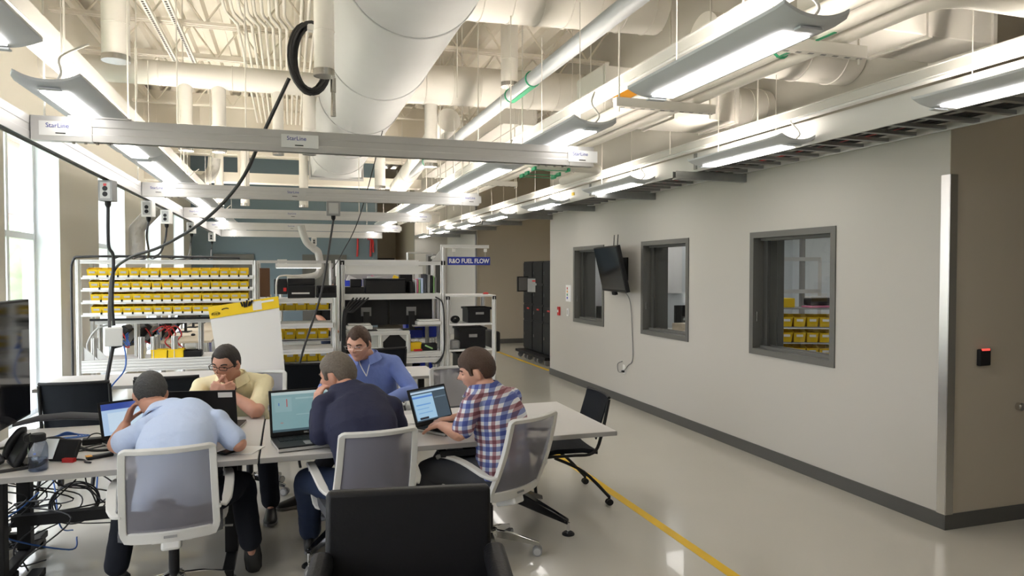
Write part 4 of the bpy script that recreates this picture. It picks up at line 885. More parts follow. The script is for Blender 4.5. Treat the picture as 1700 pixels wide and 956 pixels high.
# things on the upper shelf
def blk(name, label, cat, x, y, z, w_, d, h_, m_, group=None, bev=.006):
    o = MB().b2(-w_/2, w_/2, 0, d, 0, h_).build(name, m_, smooth=False, bevel=bev); o.location = (x, y, z); return tag(o, label, cat, group)
SZ = 1.432
o = blk('storage_tote', 'wide black tote box on the upper shelf of the workstation frame', 'box', 1.28, UY+.04, SZ, .54, .32, .19, 'black'); MB().b2(-.28, .28, -.01, .33, .19, .205).build('lid', 'black', o, smooth=False)
o = blk('camera_device', 'small black device with cables at the left end of the upper shelf', 'device', .86, UY+.08, SZ, .26, .2, .09, 'black'); MB().b2(-.05, .1, .05, .15, .09, .2).build('head', 'black', o, bevel=.01)
o = blk('paper_pile', 'crumpled white paper on top of the black tote', 'paper', 1.15, UY+.16, SZ+.206, .2, .15, .03, 'white')
for k, (x, h_, w_, m_, l) in enumerate([(1.64, .16, .05, 'black', 'black file sorter end beside the binders'), (1.70, .19, .012, 'white', 'white folder among the upright files'), (1.725, .2, .012, 'pink', 'pink folder among the upright files'), (1.75, .19, .012, 'greenpaper', 'lime green folder among the upright files, left one'), (1.785, .21, .03, 'shirt_blue', 'pale blue patterned folder among the upright files'), (1.83, .27, .04, 'trouser_gray', 'dark blue binder, tallest of the files'), (1.88, .26, .035, 'gray', 'dark grey binder right of the tallest one'), (1.92, .25, .03, 'black', 'black binder second from the right'), (1.955, .24, .012, 'greenpaper', 'lime green folder at the right end of the files'), (1.98, .22, .015, 'gray', 'grey folder at the far right end of the files')]):
    blk('file_folder', l, 'folder', x, UY+.05, SZ, w_, .24, h_, m_, 'upright files on the upper shelf', .002)
blk('black_box', 'black square box behind the files on the upper shelf', 'box', 1.6, UY+.29, SZ, .18, .12, .26, 'black')
blk('blue_tote', 'blue tote on the bench inside the workstation frame', 'tote', 1.72, UY+.35, .78, .24, .25, .22, 'blue'); blk('blue_tote', 'second blue tote right of the first inside the workstation frame', 'tote', 1.96, UY+.4, .78, .2, .25, .2, 'blue')
blk('tote_shelf', 'small shelf under the blue totes', 'shelf', 1.83, UY+.3, .765, .44, .36, .014, 'alu')
o = blk('parts_box', 'yellow parts box on the bench under the blue totes', 'box', 1.70, UY+.06, .622, .16, .14, .12, 'yellow'); blk('red_tool', 'red tool at the foot of the yellow parts box', 'tool', 1.72, UY+.01, .622, .12, .03, .03, 'red')
o = blk('tool_bag', 'black and green tool lying right of the yellow parts box', 'tool', 1.88, UY+.06, .622, .24, .12, .1, 'black'); MB().box((0, -.005, .05), (.12, .006, .02), Matrix.Rotation(R(25), 3, 'Y')).build('green_stripe', 'greenpaper', o, smooth=False)
blk('blue_bin', 'blue bin under the bench of the workstation frame', 'bin', 1.83, UY+.3, .28, .3, .2, .2, 'blue')
blk('bin_shelf', 'lower shelf of the workstation frame', 'shelf', 1.4, UY+.1, .262, 1.3, .5, .014, 'alu')
# cables on the frame
GF = 'black cables strapped to the workstation frame'
for k in range(5):
    cable('frame_cable', 'black cable strapped to the left post of the workstation frame, %s' % ORD[k], [(.84+.05*k, UY-.02, 1.38), (.76+.02*k, UY-.04, 1.28-.02*k), (.70+.008*k, UY-.045, 1.15), (.685+.01*k, UY-.045, .7), (.70+.006*k, UY-.045, .42)], .011, group=GF)
cable('frame_cable', 'thin black cable running up the left post of the workstation frame to its top', [(.66, UY-.03, 1.9), (.665, UY-.04, 1.5), (.66, UY-.045, .8)], .008, group=GF)
for k in range(2): cable('frame_cable', 'black cable looping at the right post of the workstation frame, %s' % ('outer', 'inner')[k], [(1.96, UY-.02, 1.38), (2.06, UY-.04, 1.28), (2.075+.01*k, UY-.045, .9), (2.07, UY-.045, .6), (2.0-.03*k, UY-.05, .46), (1.9, UY-.02, .45)], .009, group='cables at the right post of the workstation')
# ---- shelf unit with totes ----
t = thing('tote_rack', 'aluminium shelf unit with white shelves full of black totes under the blue sign', 'rack', (0, UY, 0))
for x in (2.14, 2.82):
    for y in (0, .62): MB().extr((x, y, 0), (x, y, 1.375), .045).build('post', 'alu_white', t, smooth=False)
MB().b2(2.12, 2.84, -.02, .64, 1.375, 1.40).build('top_board', 'alu_white', t, smooth=False)
for z in (.985, .615, .27): MB().b2(2.16, 2.80, -.01, .62, z-.012, z+.012).build('shelf', 'white', t, smooth=False)
for x in (2.14, 2.82): MB().box((x, -.001, 1.36), (.052, .052, .05)).build('corner_cap', 'black', t, smooth=False, bevel=.005)
for (x, z, w_, h_, l) in [(2.62, .998, .36, .22, 'large black tote on the upper shelf under the sign'), (2.52, .628, .42, .30, 'large black tote on the middle shelf under the sign'), (2.48, .283, .38, .28, 'large black tote on the lower shelf under the sign')]:
    o = MB(); o.box((0, .2, h_/2), (w_*.92, .36, h_)); o = o.build('storage_tote', 'black', smooth=False, bevel=.01); o.location = (x, UY+.05, z); tag(o, l, 'tote', 'black totes under the sign'); MB().b2(-w_/2, w_/2, -.005, .405, h_-.03, h_).build('rim', 'black', o, smooth=False); MB().b2(-.06, .06, -.012, -.004, h_*.55, h_*.7).build('handle', 'gray', o, smooth=False)
o = MB().ell((0, .1, .055), (.07, .06, .055)).build('headphones', 'blackgloss'); o.location = (2.27, UY, .998); tag(o, 'round black gadget on the upper shelf left of the tote', 'gadget')
o = MB().b2(-.07, .07, 0, .2, 0, .13).build('gray_case', 'gray', bevel=.03); o.location = (2.26, UY+.03, .628); tag(o, 'dark grey rounded case on the middle shelf', 'case')
t = MB().lathe([(.0, 0), (.04, 0), (.045, .012), (.03, .028), (0, .03)]).build('emergency_button', 'red'); t.location = (2.78, UY+.3, 1.4); tag(t, 'small red emergency button on top of the tote shelf unit', 'button')
tag(MB().b2(2.9, 2.98, UY+.2, UY+.9, .55, .85).build('wall_bag', 'black', smooth=False, bevel=.03), 'black bag hanging on the right side of the tote shelf unit', 'bag')
# shower head pipe far away
tag(MB().tube(smoothpts([(2.6, 16, 2.15), (3.1, 16, 2.15), (3.18, 16, 2.12)]), .02).ell((3.22, 16, 2.04), (.09, .09, .05)).build('task_lamp', 'lgray'), 'far grey lamp head on a horizontal arm in front of the corridor', 'lamp')
tag(MB().extr((2.6, 16, 0), (2.6, 16, 2.16), .04).build('support_post', 'alu', smooth=False), 'aluminium post carrying the far lamp arm', 'post')
blk('chart_board', 'brown clipboard sheet hanging behind the right end of the bin rack', 'board', -.28, 9.3, 1.42, .12, .02, .36, 'brownbag', None, .002)
# dark crate pile on floor at far
# ---- black equipment cabinets by the recess ----
for k, y in enumerate((13.35, 12.77, 12.19)):
    t = thing('server_rack', 'tall black equipment cabinet on casters beyond the wall end, %s of three' % ('farthest', 'middle', 'nearest')[k], 'cabinet', (4.6, y, 0), 0, 'three black equipment cabinets')
    MB().b2(0, .8, -.28, .28, .17, 1.93).build('cabinet_body', 'black', t, bevel=.006)
    for z0, z1 in ((1.5, 1.9), (1.1, 1.46), (.78, 1.06), (.2, .74)):
        d_ = MB().b2(-.015, 0, -.26, .26, z0, z1).build('door_panel', 'black', t, smooth=False, bevel=.003); MB().b2(-.022, -.015, .18, .21, (z0+z1)/2-.03, (z0+z1)/2+.03).build('latch', 'steel', d_, smooth=False)
    MB().b2(-.024, -.015, -.1, .02, .98, 1.01).build('red_handle', 'red', t, smooth=False)
    MB().b2(-.18, .82, -.285, .285, .11, .16).build('plinth', 'black', t, smooth=False)
    for x in (-.1, .7):
        for s_ in (-.2, .2): MB().cyl((x, s_-.02, .055), (x, s_+.02, .055), .055, 16).build('caster', 'gray', t)
t = thing('swing_monitor', 'small monitor swung out from the farthest black cabinet', 'monitor', (4.5, 13.3, 1.33), R(15)); MB().b2(-.17, .17, -.02, .02, 0, .30).build('panel', 'black', t, bevel=.004); MB().b2(-.15, .15, -.023, -.02, .02, .28).build('display', 'gray', t, smooth=False); MB().b2(.1, .2, 0, .04, .12, .18).build('arm', 'black', t, smooth=False)
t = thing('swing_monitor', 'small monitor with red strip on the middle black cabinet', 'monitor', (4.575, 12.95, 1.31), R(-60)); MB().b2(-.16, .16, -.02, .02, 0, .30).build('panel', 'black', t, bevel=.004); MB().b2(-.14, .14, -.023, -.02, .02, .28).build('display', 'gray', t, smooth=False); MB().b2(-.02, .12, -.025, -.023, .22, .25).build('red_strip', 'red', t, smooth=False)
b = MB(); b.b2(4.86, 4.98, 12.1, 12.2, 1.93, 4.2); tag(b.build('yellow_post', 'orange', smooth=False), 'yellow painted post rising behind the black cabinets', 'post')
tag(MB().cyl((4.23, 16.08, 0), (4.23, 16.08, 4.5), .025, 10).build('conduit', 'gray'), 'grey vertical conduit at the far corner above the tote shelves', 'conduit')
o = MB().b2(0, .04, -.03, 0, 0, .06).build('door_knob', 'black', bevel=.01); o.location = (4.62, 16.09, .95); tag(o, 'small black knob on the far tan wall', 'knob')
# ---- wall things on the right wall ----
t = thing('wall_tv', 'flat television tilted out from the right wall over the first window edge', 'television', (WX, 8.33, 1.77)); 
Rt = Matrix.Rotation(R(-8), 3, 'Z') @ Matrix.Rotation(R(-13), 3, 'Y')
def tvb(c, d, m_, nm, bev=0): MB().box(Rt @ Vector(c)+Vector((-.20, 0, 0)), d, Rt).build(nm, m_, t, smooth=False, bevel=bev)
tvb((0, 0, 0), (.05, 1.0, .60), 'black', 'panel', .006); tvb((-.027, 0, .01), (.004, .96, .55), 'screen_off', 'display'); tvb((-.02, 0, -.32), (.04, .12, .04), 'black', 'camera_bar')
MB().b2(-.19, 0, -.04, .04, -.05, .05).b2(-.02, -.001, -.1, .1, -.15, .15).build('wall_bracket', 'black', t, smooth=False)
for s_ in (.03, -.08): MB().cyl((-.1, s_+.1, .28), (-.09, s_+.1, .45), .006, 6).build('antenna', 'black', t)
cable('electric_cable', 'grey power cord hanging from the television down the right wall', [(WX-.12, 8.12, 1.5), (WX-.03, 8.12, 1.35), (WX-.012, 8.1, 1.0), (WX-.012, 8.08, .62), (WX-.012, 8.2, .52), (WX-.012, 8.35, .42), (WX-.014, 8.48, .40), (WX-.014, 8.5, .50), (WX-.02, 8.36, .55)], .006, 'gray')
t = thing('wall_outlet', 'small wall outlet with plug low on the right wall under the television', 'outlet', (WX, 8.33, .44)); MB().b2(-.008, -.001, -.035, .035, -.05, .07).build('cover_plate', 'whiteplastic', t, smooth=False); MB().b2(-.035, -.008, -.02, .02, -.03, -.005).build('plug', 'black', t, smooth=False)
o = MB().b2(-.01, -.001, -.10, .10, -.14, .12).build('wall_notice', 'white', smooth=False); o.location = (WX, 10.26, 1.40); tag(o, 'white notice with coloured blocks on the right wall by the first window', 'notice')
for k, m_ in enumerate(('red', 'orange', 'green', 'blue')): MB().b2(-.012, -.01, .02, .06, .05-.05*k, .085-.05*k).build('color_block', m_, o, smooth=False)
o = MB().b2(-.03, -.001, -.04, .04, -.07, .07).build('fire_alarm_pull', 'red', smooth=False, bevel=.004); o.location = (WX, 10.65, 1.09); tag(o, 'red fire alarm pull station on the right wall', 'alarm'); MB().b2(-.034, -.03, -.02, .02, -.02, .02).build('pull_lever', 'white', o, smooth=False)
o = MB().b2(-.02, -.001, -.035, .035, -.06, .06).build('light_switch', 'white', smooth=False, bevel=.003); o.location = (WX, 10.27, 1.09); tag(o, 'white light switch below the notice on the right wall', 'switch'); MB().b2(-.024, -.02, -.012, .012, -.035, .035).build('rocker', 'lgray', o, smooth=False)
t = thing('card_reader', 'black card reader with red light on the shaded wall at the right', 'card reader', (4.515, 3.585, 1.16)); MB().b2(-.05, .05, -.03, 0, -.06, .055).build('reader_body', 'black', t, bevel=.008); MB().b2(-.035, .035, -.032, -.026, .045, .058).build('red_light', 'redlight', t, smooth=False)
o = MB().cyl((0, 0, 0), (0, -.03, 0), .028, 20).cyl((0, -.03, 0), (0, -.04, 0), .02, 20).build('wall_lock', 'steel'); o.location = (4.86, 3.585, .80); tag(o, 'round steel lock on the shaded wall at the right edge', 'lock')
# ---- laboratory behind the right windows ----
sbox('wall_lab_back', 'reveal', 9.0, 9.1, 3.75, 10.99, 0, 3.2); sbox('wall_lab_end', 'reveal', WX+TH, 9, 10.93, 10.99, 0, 3.2); sbox('wall_lab_front', 'reveal', WX+TH, 9, 3.75, 3.8, 0, 3.2)
sbox('ceiling_lab', 'reveal', WX+TH, 9, 3.75, 10.93, 3.15, 3.2)
for k, (x, y) in enumerate(((6.2, 5.4), (6.2, 8), (6.2, 10.0))):
    o = MB().b2(-.3, .3, -.6, .6, -.05, -.001).build('lab_ceiling_lamp', 'fix', smooth=False); o.location = (x, y, 3.15); tag(o, 'ceiling lamp in the laboratory behind the %s window' % ('right', 'middle', 'left')[k], 'lamp', 'laboratory ceiling lamps'); MB().b2(-.27, .27, -.57, .57, -.055, -.05).build('lens', 'lamp2', o, smooth=False)
LC = thing('bin_cart', 'black wire cart with rows of yellow bins seen through the right window', 'cart', (6.6, 7.55, 0), R(-25))
for x in (-.5, .5):
    for y in (-.15, .3): MB().cyl((x, y, 0), (x, y, 1.75 if x > 0 else 1.35), .015, 8).build('post', 'black', LC)
for z in (.62, .82, 1.02, 1.26): MB().b2(-.5, .5, -.15, .3, z-.012, z).build('wire_shelf', 'gray', LC, smooth=False)
Rz = Matrix.Rotation(R(-25), 3, 'Z')
for r, z in enumerate((.62, .82, 1.02)):
    for k in range(6):
        o = dup(big); p = Rz @ Vector((-.41+.16*k, -.14, 0)); o.location = (6.6+p.x, 7.55+p.y, z+.001); o.rotation_euler = (0, 0, R(-25)); tag(o, 'yellow bin on the cart behind the right window, %s shelf, %s from the left' % (('lower', 'middle', 'upper')[r], ORD[k]), 'bin', 'yellow bins on the cart, %s shelf' % ('lower', 'middle', 'upper')[r])
for x, m_, l in ((-.35, 'yellow', 'yellow box on top of the cart behind the right window'), (.1, 'pink', 'pink sheets on top of the cart behind the right window')):
    p = Rz @ Vector((x, 0, 0)); o = blk('cart_top_box', l, 'box', 6.6+p.x, 7.55+p.y, 1.262, .2 if m_ == 'yellow' else .4, .2, .12 if m_ == 'yellow' else .02, m_)
t = thing('desk_scale', 'dark device with white top on the cart behind the right window', 'device', (6.72, 7.62, 1.285)); MB().b2(-.15, .2, 0, .15, 0, .1).build('body', 'black', t, bevel=.02); MB().b2(-.13, .15, .02, .13, .1, .12).build('top', 'white', t, smooth=False)
t = thing('lab_bench_frame', 'aluminium bench frame standing behind the cart in the laboratory', 'frame', (7.6, 9.2, 0))
for x in (-.9, .5): MB().extr((x, 0, 0), (x, 0, 1.95), .05).build('post', 'alu_white', t, smooth=False)
for z in (1.93, 1.42): MB().extr((-.9, 0, z), (.5, 0, z), .05, .06).build('rail', 'alu_white', t, smooth=False)
MB().b2(-.9, .5, -.4, .3, .8, .84).build('bench_top', 'whiteplastic', t, smooth=False); MB().extr((.2, .05, .84), (.2, .05, 2.4), .08).build('column', 'gray', t, smooth=False)
for x, l in ((7.0, 'blue and white round sign hanging in the laboratory, right one'), (6.1, 'blue sign hanging in the laboratory, left one')):
    o = MB().b2(-.16, .16, 0, .01, -.16, .16).build('hanging_sign', 'signblue', smooth=False); o.location = (x, 8.9, 2.42); tag(o, l, 'sign'); MB().cyl((0, -.002, 0), (0, 0, 0), .09, 24).build('round_mark', 'white', o); MB().cyl((0, .005, .16), (0, .005, .72), .004, 6).build('wire', 'gray', o)
t = thing('lab_desk', 'dark desk with office chair and tower behind the middle window', 'desk', (6.7, 10.3, 0)); MB().b2(-1.2, .8, -.4, .4, .72, .76).build('desk_top', 'whiteplastic', t, smooth=False)
for x in (-1.1, .7): MB().b2(x-.03, x+.03, -.35, .35, 0, .72).build('leg', 'black', t, smooth=False)
blk('computer_tower', 'black computer tower on the laboratory desk', 'computer', 6.9, 10.2, .762, .3, .4, .45, 'black'); blk('cardboard_box', 'brown box behind the middle window on the desk', 'box', 6.2, 10.05, .762, .3, .2, .12, 'woodtop')
blk('monitor_back', 'dark monitor on the laboratory desk seen through the middle window', 'monitor', 6.45, 10.4, .762, .5, .05, .4, 'black')
blk('drawer_cabinet', 'dark drawer cabinet behind the left window', 'cabinet', 5.2, 10.35, 0, .5, .5, 1.15, 'darkpanel'); blk('gift_bag', 'pink and blue parcel on the cabinet behind the left window', 'parcel', 5.15, 10.4, 1.152, .25, .2, .2, 'pink')
tag(MB().b2(5.6, 6.6, 10.86, 10.92, 1.35, 2.3).build('white_board', 'white', smooth=False), 'white board leaning at the end wall of the laboratory', 'board')
# =============== TABLES AND CHAIRS ===============
def slab(name, x0, x1, y0, y1, z, th, parent):
    b = MB(); b.b2(x0, x1, y0, y1, z-th, z-.001); o = b.build(name, 'tableedge', parent, bevel=.003, smooth=False)
    MB().b2(x0+.002, x1-.002, y0+.002, y1-.002, z-.001, z).build('laminate', 'tabletop', o, smooth=False)
    return o
TZ = .73
V3 = lambda z: Vector((0, 0, z))
t = thing('conference_table', 'left pale topped table with black column legs, phone and cables on it', 'table', (0, 0, 0), 0, None)
slab('tabletop', -1.64, -.165, 4.02, 5.22, TZ, .03, t)
for x in (-1.50, -.33):
    for y in (4.42, 4.82): MB().b2(x-.035, x+.035, y-.035, y+.035, .10, TZ-.031).build('leg', 'black', t, smooth=False, bevel=.004)
    b = MB(); b.b2(x-.03, x+.03, 4.12, 5.12, .06, .10); b.build('foot_rail', 'black', t, smooth=False, bevel=.005)
    for y in (4.15, 5.08): b = MB(); b.cyl((x-.022, y, .03), (x+.022, y, .03), .029, 16); b.build('caster', 'black', t)
MB().b2(-1.5, -.33, 4.60, 4.64, .62, .68).build('cross_bar', 'black', t, smooth=False); MB().b2(-1.5, -.33, 4.59, 4.65, .30, .36).build('cross_bar', 'black', t, smooth=False)
t = thing('conference_table', 'right pale topped table with splayed black and chrome feet beside the yellow line', 'table', (0, 0, 0), 0, None)
slab('tabletop', -.155, 1.985, 4.025, 5.08, TZ, .03, t)
for x, sx in ((.44, -1), (1.42, 1)):
    for s_ in (-1, 1):
        dv = Vector((sx*.34, s_*.27, 0)).normalized(); nv = Vector((-dv.y, dv.x, 0)); c0 = Vector((x, 4.55, 0)); b = MB()
        b.rings([[c0+dv*q-nv*w_+V3(z-h_), c0+dv*q+nv*w_+V3(z-h_), c0+dv*q+nv*w_*.8+V3(z+h_), c0+dv*q-nv*w_*.8+V3(z+h_)] for (q, z, w_, h_) in ((0, .25, .045, .05), (.22, .165, .036, .032), (.43, .085, .022, .016))])
        b.build('leg_foot', 'blackgloss', t, bevel=.006); e = c0+dv*.43
        MB().cyl(e+V3(.018), e+V3(.08), .011, 12).build('chrome_stem', 'chrome', t); MB().lathe([(.042, 0), (.042, .008), (.03, .018), (0, .018)], e).build('foot_disc', 'black', t)
    MB().b2(x-.04, x+.04, 4.50, 4.60, .20, TZ-.031).build('leg_column', 'black', t, smooth=False, bevel=.01)
MB().b2(.44, 1.42, 4.53, 4.57, .62, .68).build('cross_bar', 'black', t, smooth=False)
o = MB().b2(-.17, .17, -.12, .1, 0, .012).b2(-.17, .17, -.125, -.11, -.01, .03).build('keyboard_tray', 'black', smooth=False, bevel=.003); o.location = (1.02, 4.17, .655); tag(o, 'black sliding tray under the edge of the right table by the man in plaid', 'tray'); MB().b2(-.12, -.02, -.08, .02, .0125, .016).build('paper_slip', 'white', o, smooth=False)
for x in (-.15, .15): MB().b2(x-.008, x+.008, -.03, .08, .01, .044).build('bracket', 'black', o, smooth=False)
def plain_table(label, x0, x1, y0, y1, group=None):
    t = thing('side_table', label, 'table'); slab('tabletop', x0, x1, y0, y1, TZ, .03, t)
    for x in (x0+.12, x1-.12):
        MB().b2(x-.03, x+.03, (y0+y1)/2-.03, (y0+y1)/2+.03, .06, TZ-.03).build('leg', 'black', t, smooth=False); MB().b2(x-.025, x+.025, y0+.05, y1-.05, .02, .06).build('foot_rail', 'black', t, smooth=False)
    return t
plain_table('pale table in the second row behind the black mesh chairs at left', -2.1, -.35, 6.95, 7.75)
plain_table('pale table in the second row with white papers behind the man in blue', .45, 1.40, 6.72, 7.42)
# task chairs
def at_chair(l, x, y, a, solid=False): return task_chair(l, (x, y, 0), R(a), solid=solid)
cA = at_chair('white framed task chair under the man in the light blue shirt', -.585, 4.03, 5)
spec = [('white framed task chair under the man in the navy shirt', .40, 4.08, 8), ('white framed task chair under the man in the plaid shirt', 1.17, 4.14, 31), ('grey task chair under the man in the yellow shirt, behind the left table', -.30, 5.86, 168), ('grey task chair under the man in the mid blue shirt, behind the right table', .70, 5.95, 172), ('empty grey task chair behind the right table, facing the plaid man', 1.40, 5.62, 186)]
for l, x, y, a in spec: dup(cA, None, (x, y, 0), R(a), l)
# black nesting chairs
n1 = nest_chair('black mesh nesting chair at the left beside the window wall', (-1.52, 6.25, 0), R(0))
for l, x, y, a in [('black mesh nesting chair between the two men at the left table', -.90, 6.35, -2), ('black nesting chair on casters at the right end of the right table', 1.99, 5.02, 86), ('black mesh nesting chair behind the easel and the man in blue', .16, 6.85, -15), ('far black mesh nesting chair before the workstation frame', .93, 7.85, 10)]:
    c_ = dup(n1, None, (x, y, 0), R(a), l)
    if 'on casters' in l: c_.scale = (1, 1, .87)
dup(n1, None, (6.15, 8.9, 0), R(40), 'black nesting chair in the laboratory behind the middle window')
# black leather chair in the foreground
t = thing('leather_armchair', 'black leather armchair in the foreground with its back toward the table', 'chair', (.452, 2.76, 0), R(-9))
Rb = Matrix.Rotation(R(-8), 3, 'X'); t.location.z = 0
def soft(name, c, d, rot=None, r=.03, m_='leather'):
    return MB().box(c, d, rot).build(name, m_, t, bevel=r, seg=4)
soft('backrest', (0, .0, .585), (.65, .085, .59), Rb, .022); soft('seat', (0, -.30, .40), (.50, .52, .13), None, .03)
for s_ in (-1, 1): soft('armrest', (s_*.335, -.30, .60), (.085, .58, .09), Matrix.Rotation(R(4), 3, 'X'), .03); soft('side_panel', (s_*.335, -.28, .42), (.06, .50, .30), None, .02)
for x in (-.27, .27):
    for y in (-.52, -.02): MB().cyl((x, y, 0), (x, y, .36), .02, 12, .025).build('leg', 'black', t)
# ---- laptops ----
def laptop(label, x, y, rz, W_, D_, open_, scr, logo_back=False, th=.022):
    t = thing('laptop', label, 'laptop', (x, y, TZ+.001), rz)
    b = MB(); b.b2(-W_/2, W_/2, -D_/2, D_/2, .004, th*.7); b.build('base', 'lgray', t, bevel=.003, smooth=False)
    MB().b2(-W_/2+.002, W_/2-.002, -D_/2+.002, D_/2-.002, th*.7, th).build('palm_rest', 'black', t, bevel=.002, smooth=False)
    k = MB(); nx = 13
    for r in range(5):
        for c in range(nx):
            if r == 4 and 3 < c < 9: continue
            k.b2(-W_*.42+c*W_*.84/nx, -W_*.42+(c+.85)*W_*.84/nx, D_*.02+r*D_*.08+.0, D_*.02+(r+.85)*D_*.08, th, th+.0025)
    k.build('keyboard', 'black', t, smooth=False); MB().b2(-W_*.13, W_*.13, -D_*.42, -D_*.12, th, th+.0008).build('touchpad', 'gray', t, smooth=False)
    l = bpy.data.objects.new('lid', None); C.objects.link(l); l.parent = t; l.location = (0, D_/2-.004, th); l.rotation_euler = (-open_, 0, 0)
    H_ = D_*.98
    p = MB().b2(-W_/2, W_/2, -.007, .003, 0, H_).build('lid_shell', 'black', l, bevel=.003, smooth=False)
    s_ = MB().b2(-W_/2+.014, W_/2-.014, -.0085, -.0075, .026, H_-.014).build('display', scr, l, smooth=False)
    if logo_back:
        MB().tube([(.034*math.cos(a), .0045, H_*.5+.034*math.sin(a)) for a in [2*math.pi*i/32 for i in range(32)]], .0022, 6, True).build('ring_logo', 'lgray', l)
        textmesh('logo_text', 'DELL', .024, 'lgray', l, (0, .0045, H_*.5), (R(90), 0, R(180)), .0006)
        MB().b2(-W_/2+.02, -W_/2+.105, .003, .0042, H_-.045, H_-.012).build('asset_sticker', 'white', l, smooth=False)
    else: textmesh('logo_text', 'DELL', .013, 'lgray', l, (0, -.0085, .013), bold=.0003)
    return t
laptop('large black laptop showing a pale grey chart, before the man in navy', .12, 4.27, R(10), .415, .28, R(14), 'screen_chart', th=.03)
laptop('silver edged laptop with a blue mail window, in front of the man in plaid', .975, 4.40, R(36), .35, .245, R(20), 'screen_mail', th=.026)
laptop('black laptop seen from behind with ring logo, in front of the man in yellow', -.49, 4.90, R(171), .40, .26, R(12), 'screen_blank', True)
laptop('laptop with blue screen partly hidden by the arm of the man in light blue', -.84, 4.60, R(32), .34, .23, R(18), 'screen_blank')
# ---- items on the left table ----
def item(name, label, cat, loc, rz=0, group=None): return thing(name, label, cat, loc, rz, group)
Z = TZ+.001
t = item('water_bottle', 'translucent grey water bottle with black cap on the left table', 'bottle', (-1.225, 4.13, Z))
MB().lathe([(0, 0), (.040, 0), (.044, .006), (.044, .115), (.040, .135), (.031, .15), (.031, .155), (0, .155)], n=32).build('bottle_body', 'bottleglass', t)
MB().lathe([(0, .004), (.039, .004), (.040, .06), (0, .06)], n=28).build('water', 'bottleglass', t); MB().lathe([(.034, .15), (.036, .152), (.036, .18), (.030, .187), (0, .187)], n=28).build('cap', 'black', t)
MB().tube(smoothpts([(-.034, -.01, .155), (-.055, 0, .15), (-.057, 0, .175), (-.03, 0, .19)]), .004, 6).build('strap', 'black', t); MB().b2(-.008, .004, -.0452, -.0445, .088, .098).build('blue_mark', 'shirt_mid', t, smooth=False)
t = item('desk_phone', 'black curved desk phone leaning on its stand at the left end of the left table', 'phone', (-1.345, 4.27, Z), R(-62))
MB().box((0, 0, .075), (.17, .04, .17), Matrix.Rotation(R(-28), 3, 'X')).build('phone_body', 'black', t, bevel=.018); MB().tube(smoothpts([(-.09, -.05, .02), (-.095, -.03, .09), (-.09, .015, .155), (-.08, .04, .16)]), .022, 12).build('handset', 'black', t); MB().b2(-.06, .09, .0, .06, .0, .02).build('foot', 'black', t, smooth=False)
for k in range(5): MB().box((-.02, .026+.012, .09+.012*k), (.07, .003, .004)).build('vent_line', 'gray', t, smooth=False)
t = item('field_tester', 'black handheld unit with pale screen and red edge behind the water bottle', 'device', (-1.17, 4.32, Z), R(-20)); MB().box((.02, 0, .05), (.14, .025, .12), Matrix.Rotation(R(-32), 3, 'X')).build('body', 'black', t, bevel=.006); MB().box((-.055, -.018, .062), (.07, .004, .11), Matrix.Rotation(R(-32), 3, 'X')).build('display', 'reveal', t, smooth=False); MB().b2(.04, .1, -.06, -.03, .0, .02).build('red_edge', 'red', t, smooth=False)
t = item('power_adapter', 'black power adapter wrapped with its cord on the left table', 'adapter', (-1.08, 4.66, Z), R(8)); MB().b2(-.075, .075, -.03, .03, 0, .035).build('brick', 'black', t, bevel=.006); MB().tube(smoothpts([(-.05, -.02, .035), (-.03, 0, .055), (.0, .01, .058), (.03, -.01, .05), (.06, -.02, .035)]), .004, 6).build('wrapped_cord', 'cable', t)
t = item('remote_phone', 'small black handset with orange end beside the elbow of the man in light blue', 'phone', (-.985, 4.30, Z), R(28)); MB().b2(-.065, .065, -.02, .02, 0, .018).build('body', 'black', t, bevel=.006); MB().b2(-.068, -.04, -.018, .018, .0181, .021).build('orange_end', 'orange', t, smooth=False)
o = MB().b2(-.11, .11, -.085, .085, 0, .004).build('note_paper', 'white', smooth=False); o.location = (-.27, 4.24, Z); o.rotation_euler = (0, 0, R(-22)); tag(o, 'white notepad at the right end of the left table', 'paper')
t = item('smartphone', 'black smartphone lying on the white notepad', 'phone', (-.315, 4.21, Z+.004), R(-40)); MB().b2(-.036, .036, -.07, .07, 0, .008).build('body', 'black', t, bevel=.003); MB().b2(-.032, .032, -.06, .06, .0081, .009).build('display', 'blackgloss', t, smooth=False)
cz = Z+.006
for pts, r, m_, l in [([(-1.62, 4.62, cz), (-1.45, 4.78, cz), (-1.3, 4.72, cz+.03), (-1.1, 4.5, cz), (-.98, 4.45, cz), (-.86, 4.5, cz)], .008, 'cable', 'thick black cord running across the left table past the bottle'),
                      ([(-1.62, 4.12, cz), (-1.5, 4.10, cz), (-1.35, 4.14, cz), (-1.25, 4.2, cz), (-1.24, 4.3, cz)], .010, 'cable', 'thick black cord along the near left edge of the left table'),
                      ([(-1.1, 4.28, cz), (-1.05, 4.25, cz), (-1.03, 4.2, cz), (-1.0, 4.18, cz)], .005, 'cable', 'short black lead ending in a plug beside the bottle'),
                      ([(-1.05, 4.62, cz), (-1.15, 4.5, cz), (-1.13, 4.46, cz), (-1.0, 4.58, cz), (-.93, 4.62, cz), (-.9, 4.7, cz)], .004, 'cable', 'thin looped cord beside the power adapter')]:
    cable('table_cable', l, pts, r, m_)
for k in range(4): cable('network_cable', 'blue network cable coiled at the far left of the left table, %s loop' % ORD[k], [(-1.42+.02*k, 4.86, cz), (-1.3, 4.93-.01*k, cz+.008*k), (-1.17-.02*k, 4.88, cz), (-1.3, 4.80+.01*k, cz+.005), (-1.42+.02*k, 4.85, cz)], .0035, 'bluecable', 'blue coil on the left table')
MB_ = MB()
random.seed(5)
